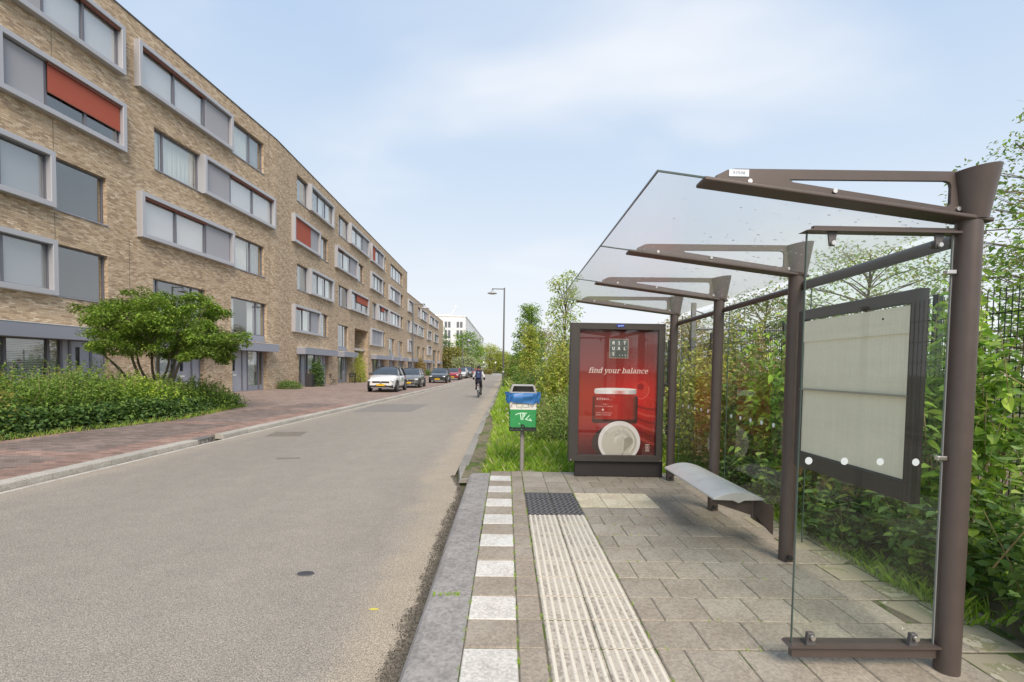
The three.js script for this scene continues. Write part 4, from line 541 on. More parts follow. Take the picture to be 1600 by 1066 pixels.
// ---------------------------------------------------------------- vegetation
class Leaves {
  constructor() { this.p = []; this.c = []; }
  tri(a, b, c, col) { const P = this.p, C = this.c; P.push(a[0], a[1], a[2], b[0], b[1], b[2], c[0], c[1], c[2]); C.push(col[0], col[1], col[2], col[0], col[1], col[2], col[0], col[1], col[2]); }
  leaf(r, x, y, z, len, wid, col, up = 0.5, kind = 0) {
    // d: along the leaf, s: across, n: up from its face
    const a = r() * 6.283, e = (r() - 0.62) * 1.3, dx = Math.cos(a) * Math.cos(e), dy = Math.sin(e), dz = Math.sin(a) * Math.cos(e);
    let sx = -Math.sin(a), sy = (r() - 0.5) * 2 * (1.2 - up), sz = Math.cos(a); const k = 1 / Math.hypot(sx, sy, sz); sx *= k; sy *= k; sz *= k;
    const nx = dy * sz - dz * sy, ny = dz * sx - dx * sz, nz = dx * sy - dy * sx, f = (ny > 0 ? 1 : -1) * wid * 0.22;
    const at = (u, v, w) => [x + dx * u * len + sx * v * wid + nx * w, y + dy * u * len + sy * v * wid + ny * w - u * u * len * 0.18, z + dz * u * len + sz * v * wid + nz * w];
    const b = at(0, 0, 0), t = at(1, 0, 0);
    if (kind === 0) { const l = at(0.45, 0.5, f), q = at(0.45, -0.5, f); this.tri(b, t, l, col); this.tri(b, q, t, col); }
    else { const l = at(0.28, 0.48, f), l2 = at(0.62, 0.42, f * 0.8), q = at(0.28, -0.48, f), q2 = at(0.62, -0.42, f * 0.8), m = at(0.5, 0, 0); this.tri(b, m, l, col); this.tri(l, m, l2, col); this.tri(l2, m, t, col); this.tri(b, q, m, col); this.tri(q, q2, m, col); this.tri(q2, t, m, col); }
  }
  geo() { const g = new THREE.BufferGeometry(); g.setAttribute('position', new THREE.Float32BufferAttribute(this.p, 3)); g.setAttribute('color', new THREE.Float32BufferAttribute(this.c, 3)); g.computeVertexNormals(); return g; }
}
const leafM = mat([1, 1, 1], 0.75, 0, { vertexColors: true, transmission: 0.48, thickness: 0, ior: 1.4, side: THREE.DoubleSide, specularIntensity: 0.5 });
const barkM = mat([.15, .115, .08], 0.95, 0, { map: bronzeTex }), twigM = mat([.33, .25, .15], 0.9), paleBarkM = mat([.24, .21, .17], 0.95, 0, { map: bronzeTex });
function taper(pts, r0, r1, sides = 6) {
  const c = new THREE.CatmullRomCurve3(pts.map(p => V3(...p))), n = pts.length * 2, P = [], I = [], fr = c.computeFrenetFrames(n, false);
  for (let i = 0; i <= n; i++) { const o = c.getPoint(i / n), r = lerp(r0, r1, i / n); for (let k = 0; k < sides; k++) { const a = k / sides * 6.2832, N = fr.normals[i], B = fr.binormals[i]; P.push(o.x + r * (Math.cos(a) * N.x + Math.sin(a) * B.x), o.y + r * (Math.cos(a) * N.y + Math.sin(a) * B.y), o.z + r * (Math.cos(a) * N.z + Math.sin(a) * B.z)); } }
  for (let i = 0; i < n; i++) for (let k = 0; k < sides; k++) { const a = i * sides + k, b = i * sides + (k + 1) % sides, d = a + sides, e = b + sides; I.push(a, b, d, b, e, d); }
  const g = new THREE.BufferGeometry(); g.setAttribute('position', new THREE.Float32BufferAttribute(P, 3)); g.setIndex(I); g.computeVertexNormals(); const q = g.toNonIndexed(); q.setAttribute('uv', new THREE.BufferAttribute(new Float32Array(q.attributes.position.count * 2), 2)); return q;
}
const pick = (r, a) => a[r() * a.length | 0];
const tint = (r, c, s = 0.35) => { const k = 1.8 * (1 - s / 2 + s * r()), h = (r() - 0.5) * 0.16; return [c[0] * k * (1 + h), c[1] * k, c[2] * k * (1 - h)]; };
function clump(L, r, c, R, n, len, cols, o = {}) {                     // leaves through an uneven ball, thicker towards its skin
  const { up = 0.5, asp = 0.6, kind = 0, hollow = 0.45 } = o;
  for (let i = 0; i < n; i++) { let x, y, z, d; do { x = r() * 2 - 1; y = r() * 2 - 1; z = r() * 2 - 1; d = x * x + y * y + z * z; } while (d > 1 || (d < hollow * hollow && r() < 0.7)); const k = 1 + 0.22 * Math.sin(x * 5 + c[0] * 3) * Math.sin(z * 5 + c[2] * 3), s = len * (0.65 + 0.7 * r()); L.leaf(r, c[0] + x * R[0] * k, c[1] + y * R[1] * k, c[2] + z * R[2] * k, s, s * asp, tint(r, pick(r, cols)), up, kind); }
}
// a tree: stems and limbs run to the leaf clumps
function tree({ name = 'tree', label, cat = 'tree', group, at, seed, trunk = 1, h, spread, base = 0.35, clumps = 40, per = 160, leaf = 0.12, cols, r0 = 0.08, shape = 'round', flatc = 0.7, bark = barkM, asp = 0.6, cr = 0.16, wood = 1, lean = 0, kind = 0 }) {
  const r = mulberry(seed), t = thing(name, label, cat, at, 0, group), W = [], L = new Leaves(), H0 = h * base, stems = [];
  for (let s = 0; s < trunk; s++) { const a = s / trunk * 6.283 + r() * 0.6, o = trunk > 1 ? 1 : 0.15, pts = [[o * 0.18 * Math.cos(a), 0, o * 0.18 * Math.sin(a)]]; const n = 5; for (let i = 1; i <= n; i++) { const k = i / n; pts.push([Math.cos(a) * o * (0.18 + spread * 0.42 * k ** 1.4) + (r() - 0.5) * 0.1 * h * 0.12 + lean * k, h * k * (trunk > 1 ? 0.72 : 0.93), Math.sin(a) * o * (0.18 + spread * 0.36 * k ** 1.4) + (r() - 0.5) * 0.1 * h * 0.12]); } W.push(taper(pts, r0, r0 * 0.22, 8)); stems.push(pts); }
  for (let i = 0; i < clumps; i++) {
    const k = (i + 0.5) / clumps, a = i * 2.39996 + r() * 0.5; let y = lerp(H0, h * 0.96, shape === 'cone' ? 1 - (1 - k) ** 0.9 : k), f;
    const q = (y - H0) / (h - H0); f = shape === 'umbrella' ? Math.sqrt(Math.max(0.03, 1 - (Math.max(0, q - 0.25) / 0.75) ** 2.2)) : shape === 'column' ? 0.55 + 0.45 * Math.sin(Math.PI * (q * 0.85 + 0.1)) : shape === 'cone' ? 1 - q * 0.8 : Math.sqrt(Math.max(0.05, 1 - (2 * q - 0.9) ** 2 * 0.9));
    const rad = spread * f * (0.35 + 0.65 * Math.sqrt(r())), c = [Math.cos(a) * rad + lean * q, y + (r() - 0.5) * h * 0.05, Math.sin(a) * rad];
    const S = stems[i % stems.length], kf = clamp(q * 3.6 + 0.6 + 0.4 * r(), 0.5, 4.4), ki = Math.floor(kf), p0 = S[ki].map((v, e) => lerp(v, S[ki + 1][e], kf - ki)), m = [lerp(p0[0], c[0], 0.5), lerp(p0[1], c[1], 0.5) + 0.04 * h * (r() - 0.3), lerp(p0[2], c[2], 0.5)];
    if (wood) W.push(taper([p0, m, c], r0 * 0.28, r0 * 0.06, 5)); const R = cr * spread * (0.75 + 0.6 * r()) + leaf * 0.8; for (let b = 0; b < wood * 3; b++) W.push(taper([m, c, [c[0] + (r() - 0.5) * R * 2.2, c[1] + (r() - 0.3) * R * 1.6, c[2] + (r() - 0.5) * R * 2.2]], r0 * 0.08, r0 * 0.02, 4));
    clump(L, r, c, [R * 1.35, R * flatc, R * 1.35], Math.round(per * (0.6 + 0.8 * r())), leaf, cols, { asp, kind });
  }
  mesh('trunk', merge(W), bark, t); mesh('crown', L.geo(), leafM, t); return t;
}
const G = { maple: [[.125, .18, .026], [.10, .155, .02], [.155, .21, .035], [.08, .13, .02]], fresh: [[.20, .30, .04], [.16, .26, .035], [.25, .34, .06]], mid: [[.10, .17, .035], [.08, .145, .03], [.13, .2, .045]], dark: [[.05, .10, .025], [.06, .115, .028], [.045, .085, .02]], yellow: [[.28, .31, .055], [.22, .27, .05], [.33, .34, .08]], olive: [[.20, .20, .06], [.24, .21, .07], [.17, .19, .05]], rust: [[.28, .17, .08], [.22, .17, .07], [.2, .2, .07]] };
// -- multi-stemmed tree in the planting bed across the road
{
  const lift2 = [G.maple, G.maple.map(c => c.map(v => v * 1.3)), [...G.maple, ...G.fresh]], r = mulberry(61), t = thing('maple_tree', 'low spreading many stemmed green tree in the planting bed', 'tree', [-11.75, 0.1, -16.2]), W = [], L = new Leaves(), forks = [];
  for (let s = 0; s < 8; s++) { const a = s / 8 * 6.283 + r() * 0.5, k = 0.5 + 0.6 * r(), top = [Math.cos(a) * 1.35 * k, 1.75 + 0.6 * r(), Math.sin(a) * 1.0 * k]; const m = [top[0] * 0.45 + (r() - 0.5) * 0.16, 0.9, top[2] * 0.45 + (r() - 0.5) * 0.16]; W.push(taper([[Math.cos(a) * 0.16, 0, Math.sin(a) * 0.16], m, [lerp(m[0], top[0], 0.5) + (r() - 0.5) * 0.14, 1.4, lerp(m[2], top[2], 0.5)], top], 0.05 + 0.02 * r(), 0.028, 7)); forks.push(top); }
  const lobes = [[-1.96, 3.4, .5], [-1.1, 3.5, .55], [-0.3, 3.55, .5], [.24, 3.8, .62], [.94, 3.7, .6], [1.75, 3.55, .38], [-2.25, 3.12, .42], [-1.7, 2.95, .6], [-.7, 2.95, .65], [.35, 2.95, .7], [1.35, 2.85, .65], [2.3, 2.8, .55], [2.85, 2.42, .42], [-1.85, 2.45, .48], [-1.13, 2.36, .55], [-.1, 2.3, .6], [.94, 2.4, .6], [1.75, 2.08, .42], [2.2, 2.4, .5], [0, 3.2, .8], [.9, 3.1, .8], [-1.2, 2.9, .7]];
  lobes.forEach(([X, Y, R], n) => { for (const d of [-1, 0.05, 1]) {                // tiers of foliage, each a spray of flat leaf pads
    const zc = d * (1.5 - Math.abs(X) * 0.32) * (0.7 + 0.5 * r()), yc = Y - 0.25 * Math.abs(d) + 0.2 * (r() - 0.5), xc = X * 0.77 + 0.32 + 0.3 * (r() - 0.5); let f = forks[0]; for (const k of forks) if (Math.hypot(k[0] - xc, k[2] - zc) < Math.hypot(f[0] - xc, f[2] - zc)) f = k;
    W.push(taper([f, [lerp(f[0], xc, 0.5), lerp(f[1], yc, 0.6) - 0.05, lerp(f[2], zc, 0.5)], [xc, yc, zc]], 0.018, 0.006, 5));
    for (let q = 0; q < 5; q++) { const a = r() * 6.283, e = R * Math.sqrt(r()) * 0.95, c = [xc + Math.cos(a) * e, yc + (r() - 0.5) * R * 0.5 - e * 0.12, zc + Math.sin(a) * e]; W.push(taper([[xc, yc, zc], [lerp(xc, c[0], 0.5), lerp(yc, c[1], 0.5) + 0.03, lerp(zc, c[2], 0.5)], c], 0.007, 0.003, 4)); clump(L, r, c, [R * (0.4 + 0.2 * r()), 0.1 + 0.1 * r(), R * (0.4 + 0.2 * r())], 150, 0.088, lift2[n % 3], { up: 0.9, asp: 0.6, hollow: 0 }); } } });
  mesh('trunk', merge(W), mat([.17, .14, .10], 0.95, 0, { map: bronzeTex }), t); mesh('crown', L.geo(), leafM, t);
}
// -- shrubs of the bed: a row of looser bushes and a darker ground cover in front
function bush(name, label, cat, at, R, n, leaf, cols, seed, o = {}) {
  const r = mulberry(seed), t = thing(name, label, cat, at, 0, o.group), L = new Leaves(), W = [], m = o.lumps ?? 14;
  for (let i = 0; i < m; i++) { const a = i * 2.39996, q = Math.sqrt((i + 0.5) / m), c = [Math.cos(a) * q * R[0] * 0.8, R[1] * (0.22 + 0.6 * (1 - q * q * 0.75) * (0.75 + 0.4 * r())), Math.sin(a) * q * R[2] * 0.8]; W.push(taper([[c[0] * 0.25, 0, c[2] * 0.25], [c[0] * 0.6, c[1] * 0.55, c[2] * 0.6], [c[0], c[1] + 0.1, c[2]]], o.stem ?? 0.012, 0.004, 5)); const k = o.k ?? 0.42; clump(L, r, c, [R[0] * k, R[1] * k * 0.85, R[2] * k], Math.round(n / m * 0.72), leaf, cols, { kind: o.kind ?? 0, up: o.up ?? 0.4, asp: o.asp ?? 0.6, hollow: 0.3 });
    const sh = o.shoots ?? 0; for (let s = 0; s < sh; s++) { const b = [c[0] + (r() - 0.5) * R[0] * 0.5, c[1] + R[1] * 0.1, c[2] + (r() - 0.5) * R[2] * 0.5], e = [b[0] + (r() - 0.5) * 0.25, b[1] + R[1] * (0.22 + 0.3 * r()), b[2] + (r() - 0.5) * 0.25]; W.push(taper([b, [lerp(b[0], e[0], 0.5), lerp(b[1], e[1], 0.55), lerp(b[2], e[2], 0.5)], e], 0.005, 0.002, 4)); for (let u = 0; u < 16; u++) { const k2 = r(); L.leaf(r, lerp(b[0], e[0], k2), lerp(b[1], e[1], k2), lerp(b[2], e[2], k2), leaf * (1.1 - 0.4 * k2), leaf * 0.6, tint(r, pick(r, cols)), 0.3, o.kind ?? 0); } } }
  // leaves low down close the foot
  for (let i = 0; i < n * 0.28; i++) { const a = r() * 6.283, q = Math.sqrt(r()); L.leaf(r, Math.cos(a) * q * R[0], R[1] * 0.5 * r() * (1.1 - q * 0.6), Math.sin(a) * q * R[2], leaf * (0.7 + 0.6 * r()), leaf * 0.6, tint(r, pick(r, cols)), 0.5, o.kind ?? 0); }
  mesh('stems', merge(W), o.bark ?? twigM, t); mesh('foliage', L.geo(), leafM, t); return t;
}
{
  const edge = [[-10.5, -6], [-10.1, -9.6], [-9.95, -11], [-9.65, -12], [-9.3, -14], [-9.9, -17.5]], front = z => interp(edge, z);
  const lift = a => a.map(c => c.map((v, e) => v * [1.3, 1.2, 1.0][e])); const hues = [G.rust, G.olive, G.mid, G.mid, G.fresh, G.mid, G.mid, G.dark], what = ['rusty tinged', 'olive green', 'loose mid green', 'feathery green', 'bright green', 'bushy green', 'rounded green', 'dark green'];
  const where = ['by the glazed ground floor front', 'beside the rusty one', 'before the first entrance', 'between two taller ones', 'under the spreading tree', 'in front of the tree stems', 'past the tree stems', 'at the pointed end of the planting bed'];
  [-7.6, -9.4, -11, -12.4, -13.7, -15, -16.2, -17.3].forEach((z, i) => bush('shrub', `${what[i]} shrub in the bed ${where[i]}`, 'shrub', [front(z) - 1.75 + (i > 5 ? 0.55 : 0), 0.1, z - 0.5], [1.7 - i * 0.06, 1.5 - i * 0.09 - (i === 7 ? 0.3 : 0), 1.15], 5600, 0.085, lift([...hues[i], ...G.mid]), 200 + i, { shoots: 3, group: 'shrubs of the planting bed', lumps: 16, asp: 0.5 }));
  bush('shrub', 'tall shrub against the glazed ground floor front', 'shrub', [-13.6, 0.1, -11.3], [1.7, 1.65, 1.5], 5200, 0.085, lift([...G.mid, ...G.fresh]), 231, { shoots: 4, lumps: 16, asp: 0.5, group: 'shrubs of the planting bed' });
  bush('shrub', 'broad shrub behind the stems of the spreading tree', 'shrub', [-13.2, 0.1, -15.0], [1.6, 1.3, 1.6], 4600, 0.085, lift(G.mid), 232, { shoots: 3, lumps: 14, asp: 0.5, group: 'shrubs of the planting bed' });
  const r = mulberry(88), L = new Leaves();
  for (let i = 0; i < 17000; i++) { const z = lerp(-5.5, -18.2, r()), d = Math.pow(r(), 0.8) * 1.5, q = sstep(0, 0.35, d), x = front(z) - d + 0.16 * (fbm(z * 2, 1, 3, 3) - 0.5), y = 0.1 + (0.1 + 0.5 * q * (0.65 + 0.6 * fbm(x * 1.6, z * 1.6, 6, 3)) * (z < -16 ? 0.7 : 1)) * Math.pow(r(), 0.45); const s = 0.075 + 0.05 * r(); L.leaf(r, x, y, z, s, s * 0.8, tint(r, pick(r, [...G.dark, ...G.mid, [.07, .13, .04]])), 0.6); }
  const gc = stuff(mesh('ground_cover', L.geo(), leafM)); gc.userData.label = 'low dark green ground cover along the edge of the bed'; gc.userData.category = 'ground cover';
  const bed = edge.map(([x, z]) => [x + 0.02, -z]); bed.push([-10.4, 18.6], [-14.6, 18.6], [-14.9, 6]); struct('planting_bed', metreUV(extrude(bed, 0.05).rotateX(-Math.PI / 2).translate(0, 0.075, 0)), mat([.09, .075, .05], 1));
  const W = new Leaves(), q = mulberry(4); for (let i = 0; i < 1500; i++) { const z = lerp(-6, -18.4, q()), x = front(z) + 0.1 * (q() - 0.35), h = 0.05 + 0.12 * q(), a = q() * 6.28, c = tint(q, pick(q, [...G.fresh, [.3, .26, .1]])); W.tri([x - 0.008, 0.1, z], [x + 0.008, 0.1, z], [x + Math.cos(a) * h * 0.5, 0.1 + h, z + Math.sin(a) * h * 0.5], c); }
  const gw = stuff(mesh('edge_weeds', W.geo(), leafM)); gw.userData.label = 'thin weeds at the foot of the ground cover'; gw.userData.category = 'weeds';
}
// -- plants against the facade
bush('shrub', 'small weedy shrub at the foot of the brick pier', 'shrub', [-14.55, 0.1, -32.3], [0.8, 0.55, 0.9], 1300, 0.1, G.mid, 301);
bush('potted_plant', 'tall dark green potted plant beside the entrance front', 'plant', [-14.35, 0.1, -36.6], [0.55, 1.9, 0.6], 1900, 0.14, [...G.dark, ...G.mid], 302, { lumps: 10 });
bush('potted_plant', 'yellow green bamboo like plant at the edge of the passage', 'plant', [-14.5, 0.1, -47.6], [0.7, 2.6, 0.8], 2600, 0.16, G.yellow, 303, { lumps: 12, asp: 0.3 });
bush('shrub', 'rust coloured climbing shrub on the lower brick block', 'shrub', [-15.2, 0.1, -84.5], [0.9, 3.2, 2.4], 2600, 0.2, G.rust, 304);
bush('shrub', 'low green shrub below the rust coloured climber', 'shrub', [-14.8, 0.1, -88], [1, 1.1, 2.2], 1500, 0.2, G.mid, 305);
// -- grass verge
{
  const r = mulberry(7), L = new Leaves(), blade = (x, z, h, w, c, y0 = 0.05) => { const a = r() * 6.283, b = r() * 6.283, k = h * (0.2 + 0.55 * r()), wx = Math.cos(b) * w, wz = Math.sin(b) * w, mx = x + Math.cos(a) * k * 0.35, mz = z + Math.sin(a) * k * 0.35, t = [x + Math.cos(a) * k, y0 + h, z + Math.sin(a) * k]; L.tri([x - wx, y0, z - wz], [x + wx, y0, z + wz], [mx + wx * 0.7, y0 + h * 0.62, mz + wz * 0.7], c); L.tri([x - wx, y0, z - wz], [mx + wx * 0.7, y0 + h * 0.62, mz + wz * 0.7], t, c); };
  const gr = [[.17, .27, .025], [.21, .32, .035], [.13, .22, .02], [.26, .34, .06]], pale = [[.36, .36, .16], [.30, .34, .12], [.42, .38, .2]];
  for (let i = 0; i < 60000; i++) { const u = Math.pow(r(), 1.35), z = -7.12 - u * 9, edge = -0.46 + 0.16 * fbm(z * 1.3, 5, 9, 3), x = lerp(edge, 3.4, Math.pow(r(), 0.85)), n = fbm(x * 1.7, z * 1.7, 22, 3); if (n < 0.36 && x < 0) continue; const path = (x < -0.2 ? 0.5 : 1) * (0.3 + 0.7 * sstep(-7.12, -7.6, z)); blade(x, z, (0.07 + 0.26 * r() * n * 1.5) * path * (1 + 0.05 * -z / 7), 0.0025 + 0.003 * r(), tint(r, r() < 0.13 ? pick(r, pale) : pick(r, gr), 0.5)); }
  for (let i = 0; i < 26000; i++) { const z = -15 - 45 * Math.pow(r(), 1.5), s = -z / 16, x = lerp(-0.42, 5, Math.pow(r(), 1.1)), n = fbm(x * 0.8, z * 0.5, 23, 3), tall = x > 0.35 && n > 0.42; blade(x, z, tall ? 0.35 + 0.5 * r() : 0.1 + 0.22 * r(), (0.006 + 0.005 * r()) * s, tint(r, tall && r() < 0.6 ? pick(r, pale) : pick(r, gr), 0.5)); }
  for (let i = 0; i < 2600; i++) { const z = lerp(-2.9, -7.1, r()), x = 2.86 + 0.5 * r() * r() + 0.08 * (fbm(z * 3, 4, 8, 2) - 0.5), n = fbm(x * 2, z * 2, 25, 3); blade(x, z, 0.03 + 0.13 * r() * n * 1.6, 0.0025 + 0.003 * r(), tint(r, pick(r, gr), 0.5), 0.13); }
  const g = stuff(mesh('grass', L.geo(), leafM)); g.userData.label = 'bright green uncut grass of the verge'; g.userData.category = 'grass';
  const F = new Leaves(); for (let i = 0; i < 60; i++) { const z = -8.5 - 26 * r(), x = lerp(-0.35, 1.3, r()), y = 0.2 + 0.25 * r(), s = 0.02 + 0.02 * r(); for (let k = 0; k < 7; k++) F.leaf(r, x, y, z, s * 1.2, s, [.78, .78, .72], 0.9); } const fl = stuff(mesh('verge_flowers', F.geo(), leafM)); fl.userData.label = 'tiny white flowers scattered in the verge grass'; fl.userData.category = 'flowers';
  // weeds in the joints of the paving
  const J = new Leaves(), jb = (x, z, n) => { for (let k = 0; k < n; k++) { const h = 0.006 + 0.016 * r(), a = r() * 6.28, X = x + (r() - 0.5) * 0.012, Z = z + (r() - 0.5) * 0.05; J.tri([X - 0.002, PY - 0.006, Z], [X + 0.002, PY - 0.006, Z], [X + Math.cos(a) * h * 0.8, PY - 0.006 + h, Z + Math.sin(a) * h * 0.8], tint(r, pick(r, gr))); } };
  for (let i = 0; i < 150; i++) { const z = lerp(0, -7, Math.pow(r(), 0.8)); jb(pick(r, [0.0855, 0.0855, 0.24, -0.222, 0.855]), z, 10); } for (let i = 0; i < 60; i++) jb(lerp(0.9, 2.5, r()), ZR(Math.floor(r() * 20) - 6) , 8); for (let i = 0; i < 14; i++) jb(lerp(-0.5, -0.3, r()), -3.238, 12);
  const jw = stuff(mesh('joint_weeds', J.geo(), leafM)); jw.userData.label = 'sparse moss and weeds growing in the paving joints'; jw.userData.category = 'weeds';
}
// -- shrubs and trees of the verge
bush('shrub', 'rounded light green shrub in the grass behind the litter bin', 'shrub', [1.0, 0.05, -9.7], [0.85, 1.0, 0.8], 5200, 0.06, [[.19, .25, .07], [.15, .22, .055], [.23, .29, .09]], 401, { shoots: 3, asp: 0.5 });
bush('shrub', 'yellow green shrub before the slim poplar', 'shrub', [1.55, 0.05, -13.2], [0.75, 1.95, 0.75], 5200, 0.085, G.yellow, 402, { shoots: 4, lumps: 18 });
bush('shrub', 'dull green shrub in the tall grass past the litter bin', 'shrub', [1.2, 0.05, -16.5], [1.0, 1.5, 1.0], 3800, 0.09, G.mid, 403, { shoots: 3 });
bush('shrub', 'broad shrub behind the advertising case', 'shrub', [2.2, 0.05, -10.2], [1.1, 1.7, 1.1], 5600, 0.075, [...G.fresh, ...G.mid], 404, { shoots: 3, lumps: 18 });
tree({ name: 'poplar_tree', label: 'slim upright young poplar beside the advertising case', at: [1.62, 0.05, -14], seed: 411, h: 4.55, spread: 0.42, base: 0.12, clumps: 80, per: 42, leaf: 0.08, cols: [...G.fresh, ...G.yellow], r0: 0.035, shape: 'column', cr: 0.26, flatc: 1.0 });
tree({ name: 'poplar_tree', label: 'yellow green slender tree in front of the dark round one', at: [1.15, 0.05, -25], seed: 412, h: 3.9, spread: 0.42, base: 0.08, clumps: 60, per: 46, leaf: 0.12, cols: G.yellow, r0: 0.04, shape: 'column', cr: 0.26, flatc: 1.0 });
tree({ label: 'dark green round tree with drooping side branch by the street lamp', at: [1.75, 0.05, -38], seed: 413, h: 6.9, spread: 1.75, base: 0.1, clumps: 70, per: 110, leaf: 0.15, cols: [...G.mid, ...G.fresh], r0: 0.1, shape: 'cone', cr: 0.17 });
tree({ label: 'reddish leaved tree beyond the dark round one', at: [3.6, 0.05, -52], seed: 414, h: 6.0, spread: 2.2, base: 0.12, clumps: 44, per: 110, leaf: 0.2, cols: [...G.rust, ...G.olive], r0: 0.1, cr: 0.22 });
bush('shrub', 'wide shrub at the foot of the dark round tree', 'shrub', [1.6, 0.05, -31], [1.3, 1.7, 1.6], 3400, 0.14, G.mid, 405, { shoots: 2 });
bush('shrub', 'pale shrub far along the verge', 'shrub', [1.0, 0.05, -58], [1.6, 2.4, 3], 2600, 0.22, G.olive, 406, { shoots: 2 });
bush('shrub', 'green shrub at the far end of the verge', 'shrub', [1.6, 0.05, -84], [2, 2.8, 5], 2600, 0.3, G.mid, 407);
// -- shrubs behind the shelter, up to the fence
const H1 = [...G.fresh, ...G.mid], H2 = [...G.yellow, ...G.olive];
[[3.35, -8.3, .7, 1.75, .75, H2, 'yellowish shrub behind the shelter pane next to the advertising case', 0.06], [3.5, -7.0, .65, 1.55, .7, [...G.olive, ...G.rust, ...G.mid], 'brownish green shrub behind the far shelter pane', 0.06], [3.5, -5.9, .6, 1.8, .75, H1, 'tall fresh green shrub behind the middle shelter post', 0.065], [3.5, -4.85, .55, 1.5, .6, [...G.rust, ...G.yellow, ...G.mid], 'rusty green shrub seen through the middle shelter pane', 0.065], [3.65, -3.9, .5, 1.75, .6, H1, 'green shrub behind the timetable board', 0.07], [4.6, -9.8, 1.0, 2.4, 1.0, H2, 'yellow green shrub growing through the fence', 0.075], [5.2, -6.4, .8, 2.0, .9, H1, 'upright shrub on the railway side of the fence', 0.075]].forEach(([x, z, a, b, c, cols, label, leaf], i) => bush('shrub', label, 'shrub', [x, i > 4 ? 0 : 0.12, z], [a, b, c], i > 4 ? 2500 : 2100, leaf * 1.5, cols.map(c => c.map(v => v * 1.15)), 500 + i, { kind: 1, shoots: 3, lumps: 16, asp: 0.55 }));
